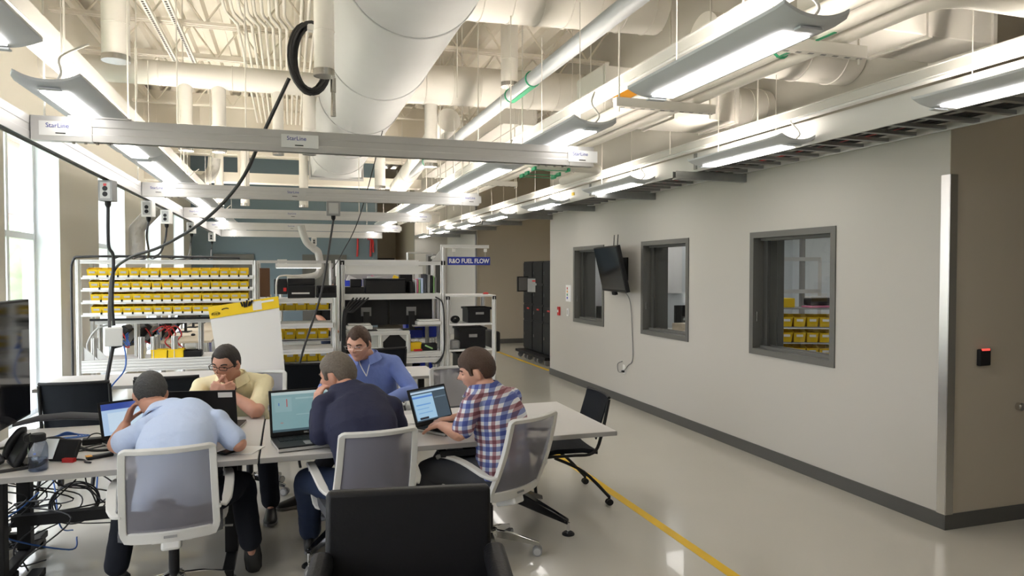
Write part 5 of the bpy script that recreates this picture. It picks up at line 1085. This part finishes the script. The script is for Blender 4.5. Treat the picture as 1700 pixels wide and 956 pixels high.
for k in range(3): cable('table_cable', 'black cable heaped at the left edge of the left table, %s strand' % ORD[k], [(-1.60+.03*k, 4.22+.02*k, cz), (-1.5, 4.32+.03*k, cz+.02*k), (-1.42, 4.25, cz+.02), (-1.5, 4.18, cz+.015*k), (-1.58, 4.3, cz+.02)], .008, 'cable', 'cable heap at the left edge')
# papers and notebook on the right table
for k, (x, y, a, l) in enumerate([(.78, 4.78, 12, 'white sheet beside the laptop of the man in plaid, left one'), (.90, 4.74, -8, 'white sheet half under the laptop of the man in plaid')]):
    o = MB().b2(-.11, .11, -.14, .14, 0, .0015).build('paper_sheet', 'paper', smooth=False); o.location = (x, y, Z+.0016*k); o.rotation_euler = (0, 0, R(a)); tag(o, l, 'paper')
t = item('closed_laptop', 'closed dark grey notebook right of the man in plaid', 'laptop', (1.47, 4.33, Z), R(-25)); MB().b2(-.16, .16, -.11, .11, 0, .012).build('base', 'black', t, bevel=.003, smooth=False); MB().b2(-.16, .16, -.11, .11, .0125, .02).build('lid', 'gray', t, bevel=.003, smooth=False)
o = MB().b2(-.2, .2, -.15, .15, 0, .003).build('paper_sheet', 'white', smooth=False); o.location = (.95, 7.05, Z); o.rotation_euler = (0, 0, R(3)); tag(o, 'big white sheet on the second row table behind the man in blue', 'paper')
# ---- display at the left edge on a stand ----
t = thing('display_stand', 'large dark monitor on a black stand cut by the left edge of the picture', 'television', (-1.665, 5.40, 0))
Rt = Matrix.Rotation(R(-3), 3, 'Z')
MB().b2(-.03, .02, -1.25, .02, .79, 1.56).build('panel', 'black', t, bevel=.005, smooth=False); MB().b2(.0205, .0235, -1.235, .005, .805, 1.545).build('display', 'screen_off', t, smooth=False)
MB().b2(-.12, -.05, -.70, -.58, .1, 1.35).build('stand_post', 'black', t, smooth=False)
for y in (-.25, -1.0): MB().b2(-.4, .04, y-.03, y+.03, .0, .09).build('stand_foot', 'black', t, smooth=False, bevel=.008)
MB().b2(-.1, -.03, -1.05, -.2, .09, .14).build('stand_base', 'black', t, smooth=False)
b = MB(); rs = []
for p_, w_, h_ in ((( -1.66, 5.16, .775), .03, .012), ((-1.55, 5.26, .79), .06, .02), ((-1.40, 5.32, .785), .075, .022), ((-1.2, 5.35, .76), .07, .02), ((-1.0, 5.36, .745), .045, .012)):
    rs.append([Vector(p_)+Vector((0, w_*math.cos(a), h_*math.sin(a))) for a in [2*math.pi*k/14 for k in range(14)]])
o = b.rings(rs).build('curved_rest', 'trouser_gray'); tag(o, 'dark rounded chair arm shape along the far edge of the left table', 'armrest')
# ---- easel with pad ----
t = thing('easel', 'flip chart easel with a blank paper pad and yellow header behind the man in yellow', 'easel', (-.33, 6.42, 0), R(0))
p00, p10, p01, p11 = atY(346, 512, 6.4), atY(462, 494, 6.4), atY(372, 662, 6.28), atY(475, 641, 6.28)
off = Vector((.33, -6.42, 0)); Lq = lambda u, v, n_=0: ((p00*(1-u)+p10*u)*(1-v)+(p01*(1-u)+p11*u)*v)+off+Vector((0, n_, 0))
def quad(u0, u1, v0, v1, n0, n1): return MB().rings([[Lq(u0, v0, n0), Lq(u1, v0, n0), Lq(u1, v1, n0), Lq(u0, v1, n0)], [Lq(u0, v0, n1), Lq(u1, v0, n1), Lq(u1, v1, n1), Lq(u0, v1, n1)]])
quad(0, 1, 0, 1, 0, .02).build('paper_pad', 'paper', t, smooth=False); quad(-.003, 1.003, -.015, .115, -.006, .024).build('header_band', 'yellow', t, smooth=False)
quad(.62, .75, .0, .1, -.008, -.006).build('torn_patch', 'paper', t, smooth=False); quad(.75, .93, .008, .03, -.008, -.006).build('pale_label', 'white', t, smooth=False)
c_ = Lq(.09, .07, -.009); ux = (Lq(1, 0)-Lq(0, 0)).normalized(); uz = -(Lq(0, 1)-Lq(0, 0)).normalized()
MB().tube([c_+ux*.034*math.cos(a)+uz*.015*math.sin(a) for a in [2*math.pi*k/24 for k in range(24)]], .0012, 5, True).build('logo_oval', 'black', t)
textmesh('logo_text', 'Post-it', .022, 'black', t, c_, (R(90), math.atan2(-ux.z, ux.x), 0), .0003)
b = MB()
for k, u in enumerate((.47, .505, .54, .575, .6)): c = Lq(u, .01+.008*(k % 2), -.012); b.box(c, (.014, .008, .04+.01*(k % 3)), Matrix.Rotation(R(-20+12*k), 3, 'Y'))
b.build('binder_clips', 'black', t, smooth=False); b = MB(); b.rings([[Lq(u, .03-.01*math.sin(3*(u-.18)/.1), -.0085), Lq(u, .042-.01*math.sin(3*(u-.18)/.1), -.0085), Lq(u, .042-.01*math.sin(3*(u-.18)/.1), -.007), Lq(u, .03-.01*math.sin(3*(u-.18)/.1), -.007)] for u in (.18, .21, .25, .28)]); b.build('arrow_mark', 'black', t, smooth=False)
for a_, c_2 in ((Lq(.15, .2, .03), Vector((-.38, .12, 0))), (Lq(.9, .2, .03), Vector((.42, .05, 0))), (Lq(.5, .0, .04), Vector((.1, .72, 0)))): MB().cyl(a_, c_2, .012, 10).build('leg', 'black', t)
# ---- cables under the left table, power strips ----
random.seed(21)
for k in range(14):
    x0 = random.uniform(-1.75, -1.2); y0 = random.uniform(4.6, 5.3); pts = [(x0, y0, random.uniform(.3, .6))]
    for j in range(4): pts.append((x0+random.uniform(-.25, .3), y0+random.uniform(-.25, .25), max(.02, .45-.13*j+random.uniform(-.1, .1))))
    cable('floor_cable', 'tangled %s cable under the left table, %s of the tangle' % ('blue' if k % 7 == 3 else 'black', ORD[k]), pts, .0045, 'bluecable' if k % 7 == 3 else 'cable', 'tangled %s cables under the left table' % ('blue' if k % 7 == 3 else 'black'))
for k in range(4):
    c = Vector((-1.3, 5.0, .28)); cable('floor_cable', 'round coil of black cable hanging under the left table, %s loop' % ORD[k], [c+Vector((.13*math.cos(a+k), .03*k, .12*math.sin(a+k))) for a in [2*math.pi*i/8 for i in range(9)]], .005, 'cable', 'coiled cables under the left table')
o = blk('power_strip', 'black power strip on the floor under the left table', 'power strip', -1.62, 4.55, 0, .3, .07, .05, 'black', None, .01)
for k in range(4): MB().cyl((-.1+.065*k, .035, .05), (-.1+.065*k, .035, .052), .018, 12).build('socket', 'gray', o)
blk('floor_box', 'black box standing on the floor at the far left under the table', 'box', -1.75, 4.75, 0, .12, .3, .12, 'black')
blk('power_adapter', 'black adapter hanging on the floor near the table leg caster', 'adapter', -1.38, 4.5, 0, .07, .14, .04, 'black')
# =============== PEOPLE ===============
def V(*a): return Vector(a)
def remeshed(mb, name, mats, parent, vox, smooth=6, disp=0, dsc=9, seed=0, keep=False):
    me = mb.mesh(name+'_raw', mats); o = bpy.data.objects.new(name+'_raw', me); C.objects.link(o)
    r = o.modifiers.new('r', 'REMESH'); r.mode = 'VOXEL'; r.voxel_size = vox; r.use_smooth_shade = True
    if smooth: s_ = o.modifiers.new('s', 'SMOOTH'); s_.factor = .5; s_.iterations = smooth
    bpy.context.view_layer.update(); ev = o.evaluated_get(bpy.context.evaluated_depsgraph_get()); m2 = bpy.data.meshes.new_from_object(ev); bpy.data.objects.remove(o)
    if disp:
        off = Vector((seed*7.3, 0, 0)); nrm = [v.normal.copy() for v in m2.vertices]
        for v, n_ in zip(m2.vertices, nrm):
            q = v.co*dsc+off; d = noise.noise(Vector((q.x, q.y, q.z*.55)))+.5*(1-abs(noise.noise(q*1.7))*2); v.co += n_*d*disp
    m2.polygons.foreach_set('use_smooth', [True]*len(m2.polygons)); m2.materials.clear(); m2.materials.append(M[mats])
    m2.name = name; o = bpy.data.objects.new(name, m2); C.objects.link(o); o.parent = parent; return o
def limb(b, pts, rad, k=5, n=14):
    P = [Vector(p) for p in pts]; S = smoothpts(P, k); m = len(P)-1; rr_ = []
    for i in range(len(S)):
        u = i/k; j = min(int(u), m-1); f_ = u-j; f_ = f_*f_*(3-2*f_); rr_.append(rad[j]*(1-f_)+rad[j+1]*f_)
    b.tube(S, 0, n, rad=rr_); b.ell(P[0], (rad[0],)*3, n=12, m=8); b.ell(P[-1], (rad[-1],)*3, n=12, m=8)
def seg(b, p, q, r0, r1):
    b.cyl(p, q, r0, 10, r1); b.ell(p, (r0,)*3, n=10, m=7); b.ell(q, (r1,)*3, n=10, m=7)
def basis(fwd, up):
    f_ = Vector(fwd).normalized(); r = f_.cross(Vector(up)).normalized(); u = r.cross(f_); return Matrix((r, f_, u)).transposed()
HEADR = {}
def headr(d):   # radius of the head in direction d (x right, y face, z up) - metres
    x, y, z = d
    a, bb, c = .077, (.096 if y > 0 else .101), (.118 if z > 0 else .122)
    if z < 0: a *= 1-.22*min(1, -z)**1.2*(1 if y > -.2 else .6); bb *= 1 - (.04 if y > 0 else .25)*min(1, -z)
    r = 1/math.sqrt((x/a)**2+(y/bb)**2+(z/c)**2)
    g = lambda cx, cz, sx, sz: math.exp(-((x-cx)/sx)**2-((z-cz)/sz)**2) if y > 0 else 0
    r += .027*g(0, -.17, .10, .12)*1.0+.012*g(0, -.02, .08, .16)         # nose
    for s_ in (-1, 1):
        r -= .013*g(s_*.36, .02, .19, .12); r += .006*g(s_*.36, .22, .30, .09); r += .006*g(s_*.52, -.26, .2, .2); r += .004*g(s_*.34, .02, .12, .07)
    r += .008*g(0, -.47, .18, .045)+.008*g(0, -.58, .16, .05)-.004*g(0, -.525, .2, .02)-.006*g(0, -.68, .25, .05)+.014*g(0, -.85, .3, .12)
    return r
def headmesh(b, Mx, c, s, n=56, m=44, hair=None, hairpar=None):
    vs = []; fs = []
    for i in range(m+1):
        ph = math.pi*i/m
        for k in range(n):
            th = 2*math.pi*k/n; d = Vector((math.sin(ph)*math.cos(th), math.sin(ph)*math.sin(th), math.cos(ph))); r = headr(d)
            if hair: r = hair(d, r)
            vs.append(c+Mx @ (d*r*s))
    for i in range(m):
        for k in range(n): fs.append((i*n+k, (i+1)*n+k, (i+1)*n+(k+1) % n, i*n+(k+1) % n))
    b.add(vs, fs)
def hand(b, wr, d, n, side, curl=.5, s=1.0, spread=.06, thumbcurl=.4):
    """wr wrist, d fingers direction, n palm normal (towards palm), side +1 if thumb lies to d x n"""
    d = Vector(d).normalized(); n = Vector(n); n = (n-d*n.dot(d)).normalized(); t = d.cross(n)*side
    L = .095*s
    b.rings([[wr+d*u*L+t*a*w_*s+n*q*h_*s for a, q in ((-1, -.6), (-.5, -1), (.5, -1), (1, -.6), (1, .6), (.5, 1), (-.5, 1), (-1, .6))] for u, w_, h_ in ((-.12, .024, .017), (.15, .030, .015), (.6, .038, .014), (1.0, .040, .012))])
    for k, (off, l) in enumerate(((.029, .070), (.0095, .079), (-.010, .073), (-.029, .058))):
        p = wr+d*L*.95+t*off*s; a = spread*(1.5-k); dd = (d*math.cos(a)+t*math.sin(a)).normalized(); ang = 0; r = (.0098, .0102, .0095, .0085)[k]*s
        for j, f_ in enumerate((.46, .30, .24)):
            ang += curl*(1.0, 1.15, .8)[j]; v = dd*math.cos(ang)+n*math.sin(ang); q = p+v*l*f_*s*1.12
            seg(b, p, q, r, r*.9); p = q; r *= .9
    p = wr+d*L*.28+t*.028*s+n*.004*s; dd = (d*.55+t*.75+n*.25).normalized(); r = .0125*s
    for j, l in enumerate((.036, .032, .026)):
        q = p+dd*l*s; seg(b, p, q, r, r*.92); p = q; r *= .92; dd = (dd+d*.35*thumbcurl+n*.55*thumbcurl-t*.45*thumbcurl).normalized()
def arm_ik(sh, hd, l1, l2, pole):
    sh = Vector(sh); hd = Vector(hd); d = hd-sh; L = d.length
    if L > (l1+l2)*.995: L = (l1+l2)*.995; hd = sh+d.normalized()*L
    a = (l1*l1-l2*l2+L*L)/(2*L); h = math.sqrt(max(0, l1*l1-a*a)); dn = d.normalized(); p = Vector(pole); p = (p-dn*p.dot(dn)).normalized()
    return sh+dn*a+p*h, hd
def person(label, J, skin='skin', hair='hair_dark', shirt='shirt_blue', pants='trouser_dark', shoe='shoe', short=True, s=1.06, glasses=None, hairf=None, collar=True, seed=1, beardless=True, lanyard=None, belt=False):
    t = thing('person', label, 'person', (J['pel'][0], J['pel'][1], 0)); o0 = -Vector(t.location)
    J = {k: (Vector(v)+o0 if k not in ('face', 'up', 'hL', 'hR', 'chestf') else v) for k, v in J.items()}
    pel, chest, neck, head = J['pel'], J['chest'], J['neck'], J['head']
    shL, shR, hpL, hpR = J['shL'], J['shR'], J['hpL'], J['hpR']
    lat_s = (shR-shL).normalized(); lat_h = (hpR-hpL).normalized(); spine = [pel, pel.lerp(chest, .45)+(J.get('bow', Vector((0, 0, 0)))+(-o0 if 'bow' in J else Vector((0, 0, 0))))*.0, chest, (shL+shR)/2+(neck-(shL+shR)/2)*.15, neck]
    Mh = basis(J['face'], J['up'])
    def torso(b, g, low=-.06):
        ctr = [pel+(pel-chest).normalized()*(-low), pel, pel.lerp(chest, .5), chest, (shL+shR)*.5+(neck-(shL+shR)*.5)*.1, (shL+shR)*.5+(neck-(shL+shR)*.5)*.62, neck+(neck-chest).normalized()*.01]
        wd = [.165, .172, .158, .178, .165, .10, .062]; dp = [.115, .125, .118, .125, .098, .078, .062]
        S = smoothpts(ctr, 5); rs = []
        for i, p in enumerate(S):
            u = i/5; j = min(int(u), 5); f_ = u-j; w_ = (wd[j]*(1-f_)+wd[min(j+1, 6)]*f_)*s+g; h_ = (dp[j]*(1-f_)+dp[min(j+1, 6)]*f_)*s+g
            d = (S[min(i+1, len(S)-1)]-S[max(i-1, 0)]).normalized(); k = i/(len(S)-1); lt = lat_h.lerp(lat_s, min(1, k*1.5)); lt = (lt-d*lt.dot(d)).normalized(); fw = d.cross(lt)
            rs.append([p+lt*math.copysign(abs(math.cos(a))**.85, math.cos(a))*w_+fw*math.copysign(abs(math.sin(a))**.9, math.sin(a))*h_ for a in [2*math.pi*q/28 for q in range(28)]])
        b.rings(rs)
        for sh in (shL, shR): b.ell(sh, ((.058*s+g),)*3); limb(b, [sh.lerp(neck, .75)-(neck-chest).normalized()*.02, sh], [.05*s+g, .054*s+g], 3)
    # body
    b = MB(); torso(b, -.012)
    limb(b, [chest.lerp(neck, .8), neck, head-Mh @ V(0, .012, .07)*s], [.06*s, .056*s, .055*s], 4)
    headmesh(b, Mh, head, s)
    for e in (-1, 1):
        c = head+Mh @ V(e*.076, -.008, -.012)*s; b.ell(c, (.010*s, .019*s, .032*s), Mh @ Matrix.Rotation(R(-14), 3, 'X') @ Matrix.Rotation(R(e*22), 3, 'Z'))
    for S_ in 'LR':
        sh, el, wr = J['sh'+S_], J['el'+S_], J['wr'+S_]; hd, hn, hs, hc = J['h'+S_]
        fd = (wr-el); limb(b, [sh, sh.lerp(el, .5), el, el.lerp(wr, .3), el.lerp(wr, .75), wr+fd.normalized()*.01], [.050*s, .045*s, .040*s, .044*s, .032*s, .026*s], 4)
        hand(b, wr, hd, hn, hs, hc, s)
        hp, kn, an = J['hp'+S_], J['kn'+S_], J['an'+S_]; to = J['to'+S_]
        limb(b, [hp, hp.lerp(kn, .5), kn, kn.lerp(an, .3), kn.lerp(an, .75), an], [.080*s, .070*s, .052*s, .054*s, .036*s, .030*s], 4)
        limb(b, [an, an.lerp(to, .3)+V(0, 0, -.01)], [.030, .022], 3)
    remeshed(b, 'body', skin, t, .0062, 3)
    # hair
    if hairf:
        b = MB(); headmesh(b, Mh, head, s, 72, 56, hairf); h_ = b.build('hair', hair, t)
        h_.data.vertices.foreach_get
        for v in h_.data.vertices:
            q = v.co*60; v.co += (v.co-head).normalized()*noise.noise(q+Vector((seed, 0, 0)))*.0022
    b = MB()
    for e in (-1, 1):
        pts = []
        for k in range(6):
            x = (.18+.36*k/5)*e; z = .23+.05*math.sin(k/5*3.0); d = V(x, math.sqrt(max(.01, 1-x*x-z*z)), z); pts.append(head+Mh @ (d*(headr(d)+.001)*s))
        b.tube(pts, .0042*s, 6)
    b.build('eyebrows', hair, t)
    b = MB()
    for e in (-1, 1): d = V(.34*e, .94, .03).normalized(); b.ell(head+Mh @ (d*(headr(d)-.0022)*s), (.0125*s, .006*s, .0042*s), Mh)
    b.build('eyes', 'eye', t)
    b = MB(); pts = []
    for k in range(9):
        x = -.24+.06*k; z = -.52-.02*abs(x)*2; d = V(x, 0, z); d.y = math.sqrt(1-min(.98, x*x+z*z)); pts.append(head+Mh @ (d*(headr(d)+.0008)*s))
    b.tube(pts, 0, 6, rad=[.0012, .0025, .0035, .004, .0042, .004, .0035, .0025, .0012]); b.build('lips', 'lip', t)
    if glasses:
        b = MB(); th = .0023 if glasses == 'black' else .0009
        for e in (-1, 1):
            c = V(.034*e, .103, .004)*s
            b.tube([head+Mh @ (c+V(math.copysign(abs(math.cos(a))**.42, math.cos(a))*.026, -.004*abs(math.cos(a)), math.copysign(abs(math.sin(a))**.42, math.sin(a))*.0115)*s) for a in [2*math.pi*k/24 for k in range(24)]], th, 6, True)
            b.tube([head+Mh @ (p*s) for p in (V(.061*e, .100, .008), V(.074*e, .085, .008), V(.080*e, .0, .004), V(.079*e, -.02, -.008))], th*1.3, 6)
        b.tube([head+Mh @ (V(x, .107-.0*abs(x), .009)*s) for x in (-.008, 0, .008)], th, 6); b.build('glasses', 'black' if glasses == 'black' else 'steel', t)
    # shirt
    b = MB(); torso(b, .006, -.07)
    for S_ in 'LR':
        sh, el, wr = J['sh'+S_], J['el'+S_], J['wr'+S_]
        if short: e_ = sh.lerp(el, .78); limb(b, [sh, sh.lerp(el, .4), e_], [.056*s, .058*s, .062*s], 4)
        else: limb(b, [sh, sh.lerp(el, .5), el, el.lerp(wr, .4), el.lerp(wr, .93)], [.062*s, .057*s, .052*s, .050*s, .036*s], 4)
    remeshed(b, 'shirt', shirt, t, .0085, 6, .0030, 10, seed)
    if collar:
        d = (neck-chest).normalized()*.3+V(0, 0, 1)*.7; d.normalize(); Mc = basis(Vector(J['chestf']), d); b = MB(); rs = []
        for k in range(25):
            a = R(-160+320*k/24)-R(90); x, y = math.cos(a), math.sin(a)
            op = abs(k-12)/12; r0 = (.073+.012*op)*s; z0 = .030-.034*op**3
            c = neck+Mc @ V(0, .012, -.010)
            rs.append([c+Mc @ V(x*r0*.98, y*r0, z0+.012), c+Mc @ V(x*r0*1.05, y*r0*1.05, z0+.014), c+Mc @ V(x*(r0+.030+.016*op), y*(r0+.030+.016*op), z0-.030-.020*op), c+Mc @ V(x*(r0+.022+.016*op), y*(r0+.022+.016*op), z0-.036-.020*op)])
        b.rings(rs).build('collar', shirt, t)
    if lanyard:
        Mc = basis(Vector(J['chestf']), V(0, 0, 1)); b = MB(); c = chest.lerp(neck, .3)+Vector(J['chestf']).normalized()*.155*s
        n1_, n2_ = neck+Mc @ V(-.06, .07, 0), neck+Mc @ V(.06, .07, 0); b.tube(smoothpts([n1_, n1_.lerp(c, .5)+Mc @ V(0, .03, 0), c]), .004, 6); b.tube(smoothpts([n2_, n2_.lerp(c, .5)+Mc @ V(0, .03, 0), c]), .004, 6); b.build('lanyard', lanyard, t)
    # trousers
    b = MB()
    b.ell(pel-(chest-pel).normalized()*.03, (.172*s, .135*s, .12*s), basis(lat_h.cross(V(0, 0, 1)), V(0, 0, 1)))
    for S_ in 'LR':
        hp, kn, an = J['hp'+S_], J['kn'+S_], J['an'+S_]
        limb(b, [hp, hp.lerp(kn, .5), kn, kn.lerp(an, .4), kn.lerp(an, .95)], [.096*s, .084*s, .068*s, .063*s, .058*s], 4)
    remeshed(b, 'trousers', pants, t, .0095, 5, .0045, 9, seed+3)
    for S_ in 'LR':
        an, to = J['an'+S_], J['to'+S_]; d = (to-an); f_ = d.normalized(); heel = an-V(f_.x, f_.y, 0)*.03; up = J.get('fu'+S_); up = V(0, 0, 1) if up is None else (up-o0).normalized()
        d2 = (f_-up*f_.dot(up)).normalized(); lt = d2.cross(up); b = MB(); rs = []
        base = to-up*0
        L_ = .275*s; o1 = to-d2*(L_*.86)
        for u, w_, h0, h1 in ((0, .025, .004, .05), (.06, .036, 0, .085), (.25, .039, 0, .095), (.45, .042, 0, .078), (.7, .048, 0, .052), (.88, .044, 0, .042), (.97, .028, .004, .028), (1.0, .012, .008, .018)):
            p = o1+d2*L_*u-up*.02; rs.append([p-lt*w_+up*(h0), p+lt*w_+up*h0, p+lt*w_*.98+up*(h0+.3*(h1-h0)), p+lt*w_*.6+up*(h1*.92), p+up*h1, p-lt*w_*.6+up*(h1*.92), p-lt*w_*.98+up*(h0+.3*(h1-h0))])
        sh_ = b.rings(rs).build('shoe', shoe, t); sb = sh_.modifiers.new('sub', 'SUBSURF'); sb.levels = 2; sb.render_levels = 2
        b = MB(); rs = []
        for u, w_ in ((.0, .026), (.08, .036), (.4, .040), (.7, .049), (.9, .044), (1.0, .02)):
            p = o1+d2*L_*u-up*.02; rs.append([p-lt*w_-up*.006, p+lt*w_-up*.006, p+lt*w_+up*.010, p-lt*w_+up*.010])
        b.rings(rs).build('sole', 'black' if shoe != 'shoe' else 'gray', sh_)
    if belt:
        pass
    return t
def hair_short(front=.42, side=-.12, back=-.55, th=.013, top=.018, recede=0):
    def f_(d, r):
        x, y, z = d; az = math.atan2(abs(x), y)   # 0 front .. pi back
        if az < .70: lim = front+recede*math.exp(-((az-.5)/.22)**2)-.05*math.cos(az*6)*.5
        elif az < 1.12: k = (az-.70)/.42; k = k*k*(3-2*k); lim = front*(1-k)+(side+.18)*k
        elif az < 1.34: lim = side-.16                       # sideburn in front of the ear
        elif az < 1.80: lim = side+.30                       # over the ear
        else: k = min(1, (az-1.80)/.35); lim = (side+.30)*(1-k)+(back-.10)*k
        lim += .05*noise.noise(Vector((x*9, y*9, 3.1)))
        e = (z-lim)/.16; k = max(0, min(1, e)); k = k*k*(3-2*k)
        lump = .0022*noise.noise(Vector((x*14, y*14, z*8)))
        fade = min(1, max(.35, (z-lim)/.5+.35))
        return r-.004+(.004+(th*fade)+(top-th)*max(0, z)+lump)*k
    return f_
def flat(v): return Vector(v)
# --- man in light blue, back to us ---
eR, wR = V(-.27, 4.13, .795), V(-.33, 4.36, .775)
eL, wL = V(-.905, 4.30, .79), V(-.90, 4.50, .86)
person('man in light blue polo shirt seen from behind, hunched over the left table', dict(
    pel=(-.575, 3.955, .56), chest=(-0.575, 4.100, 0.810), neck=(-0.665, 4.360, 0.960), head=(-0.765, 4.490, 1.035), shL=V(-0.745, 4.270, 0.880), shR=V(-0.385, 4.220, 0.905), elL=eL, wrL=wL, elR=eR, wrR=wR,
    hL=((.35, .05, 1), (.8, -.1, -.2), 1, .35), hR=((-.35, 1, 0), (0, 0, -1), -1, .25), hpL=(-.68, 4.0, .53), hpR=(-.47, 4.0, .53), knL=(-.86, 4.38, .50), knR=(-.27, 4.38, .50),
    anL=(-.905, 4.25, .13), toL=(-.91, 4.40, .03), anR=(-.215, 4.22, .20), toR=(-.205, 4.30, .035), fuL=(0, -.45, 1), fuR=(0, -1.3, .45), face=(-.12, .75, -.62), up=(-.1, .6, .78), chestf=(0, .8, -.5)),
    skin='skin', hair='hair_salt', shirt='shirt_blue', pants='trouser_dark', shoe='shoe_gray', hairf=hair_short(.40, -.12, -.62, .010, .014), seed=1, s=1.08)
# --- man in yellow, facing us, hands clasped at his mouth ---
person('man in pale yellow shirt and dark glasses, hands clasped at his mouth', dict(
    pel=(-.33, 5.80, .56), chest=(-0.360, 5.660, 0.799), neck=(-0.395, 5.520, 0.980), head=(-0.430, 5.420, 1.080), shL=V(-0.175, 5.530, 0.910), shR=V(-0.610, 5.560, 0.900), elL=(-.215, 5.12, .775), wrL=(-.390, 5.27, .885), elR=(-.665, 5.24, .775), wrR=(-.500, 5.27, .895),
    hL=((-.85, -.30, .42), (.25, .9, -.2), -1, .75), hR=((.85, -.42, .30), (-.2, .9, -.1), 1, .75), hpL=(-.24, 5.78, .53), hpR=(-.43, 5.78, .53), knL=(-.16, 5.30, .50), knR=(-.52, 5.30, .50),
    anL=(-.13, 5.22, .10), toL=(-.13, 5.05, .035), anR=(-.50, 5.30, .10), toR=(-.51, 5.12, .035), face=(-.42, -.88, -.22), up=(-.05, -.2, .97), chestf=(-.1, -1, -.1)),
    skin='skin', hair='hair_dark', shirt='shirt_yellow', pants='trouser_dark', glasses='black', hairf=hair_short(.56, -.06, -.5, .009, .014), seed=2, s=1.10, lanyard='black')
# --- man in mid blue, facing us, looking down ---
person('man in mid blue shirt and rimless glasses looking down', dict(
    pel=(.70, 5.86, .57), chest=(0.630, 5.720, 0.862), neck=(0.580, 5.620, 1.085), head=(0.515, 5.520, 1.185), shL=V(0.800, 5.640, 1.005), shR=V(0.370, 5.680, 1.000), elL=(.92, 5.48, .80), wrL=(.70, 5.22, .79), elR=(.24, 5.50, .79), wrR=(.42, 5.20, .79),
    hL=((-.7, -.7, 0), (0, 0, -1), -1, .25), hR=((.7, -.7, 0), (0, 0, -1), 1, .25), hpL=(.80, 5.85, .53), hpR=(.60, 5.85, .53), knL=(.85, 5.38, .50), knR=(.38, 5.40, .50),
    anL=(.85, 5.30, .10), toL=(.86, 5.12, .035), anR=(.10, 5.42, .10), toR=(-.06, 5.36, .035), face=(-.42, -.86, -.27), up=(-.12, -.34, .93), chestf=(-.25, -1, 0)),
    skin='skin_light', hair='hair_brown', shirt='shirt_mid', pants='trouser_dark', glasses='thin', short=False, hairf=hair_short(.50, -.05, -.5, .009, .013, .12), seed=3, s=1.10, lanyard='white')
# --- man in navy, back to us ---
person('man in navy shirt and jeans leaning on his elbow, seen from behind', dict(
    pel=(.44, 3.96, .57), chest=(0.400, 4.100, 0.839), neck=(0.330, 4.300, 1.040), head=(0.285, 4.400, 1.110), shL=V(0.190, 4.220, 0.960), shR=V(0.580, 4.200, 0.930), elL=(.165, 4.12, .80), wrL=(.155, 4.34, .915), elR=(.63, 4.28, .79), wrR=(.40, 4.46, .785),
    hL=((.12, .25, .9), (.6, .25, -.3), 1, .55), hR=((-.9, .35, 0), (0, 0, -1), -1, .3), hpL=(.34, 4.0, .53), hpR=(.54, 4.0, .53), knL=(.10, 4.28, .51), knR=(.60, 4.42, .51),
    anL=(.12, 4.54, .11), toL=(.13, 4.70, .035), anR=(.62, 4.45, .10), toR=(.64, 4.62, .035), face=(-.80, .55, -.25), up=(-.2, .15, .96), chestf=(-.2, 1, -.3)),
    skin='skin', hair='hair_gray', shirt='shirt_navy', pants='jeans', short=False, hairf=hair_short(.42, -.10, -.55, .010, .014), seed=4, s=1.12)
# --- man in plaid, typing ---
person('man in checked short sleeved shirt typing on a laptop', dict(
    pel=(1.24, 4.06, .57), chest=(1.230, 4.100, 0.828), neck=(1.155, 4.150, 1.035), head=(1.110, 4.200, 1.125), shL=V(1.030, 4.030, 0.940), shR=V(1.345, 4.240, 0.940), elL=(.95, 3.97, .80), wrL=(.89, 4.20, .80), elR=(1.25, 4.44, .80), wrR=(1.02, 4.40, .80),
    hL=((-.15, 1, -.1), (0, 0, -1), 1, .35), hR=((-.9, .1, -.1), (0, 0, -1), -1, .35), hpL=(1.14, 4.04, .53), hpR=(1.30, 4.16, .53), knL=(.80, 4.20, .53), knR=(.98, 4.52, .53),
    anL=(.86, 4.32, .10), toL=(.76, 4.46, .035), anR=(1.0, 4.62, .10), toR=(.92, 4.78, .035), face=(-.93, .32, -.22), up=(-.2, .05, .97), chestf=(-.8, .6, 0)),
    skin='skin_light', hair='hair_brown', shirt='plaid', pants='trouser_gray', hairf=hair_short(.38, -.05, -.5, .013, .026), seed=5, s=1.08)
# --- someone standing behind the racks ---
person('person in black standing behind the shelves, mostly hidden by the workstation frame', dict(
    pel=(.62, 10.75, .95), chest=(.62, 10.75, 1.22), neck=(.62, 10.72, 1.42), head=(.70, 10.66, 1.54), shL=V(.80, 10.75, 1.36), shR=V(.44, 10.73, 1.36), elL=(.88, 10.70, 1.08), wrL=(.85, 10.45, 1.0), elR=(.42, 10.72, 1.08), wrR=(.58, 10.46, .90),
    hL=((0, -1, 0), (0, 0, -1), -1, .3), hR=((.5, -.8, 0), (0, 0, -1), 1, .3), hpL=(.70, 10.75, .90), hpR=(.54, 10.75, .90), knL=(.71, 10.73, .49), knR=(.53, 10.73, .49),
    anL=(.72, 10.76, .10), toL=(.73, 10.60, .035), anR=(.52, 10.76, .10), toR=(.51, 10.60, .035), face=(.4, -.9, -.4), up=(0, -.3, .95), chestf=(0, -1, 0)),
    skin='skin', hair='hair_dark', shirt='black', pants='jeans', hairf=hair_short(), seed=6, s=1.0, collar=False)
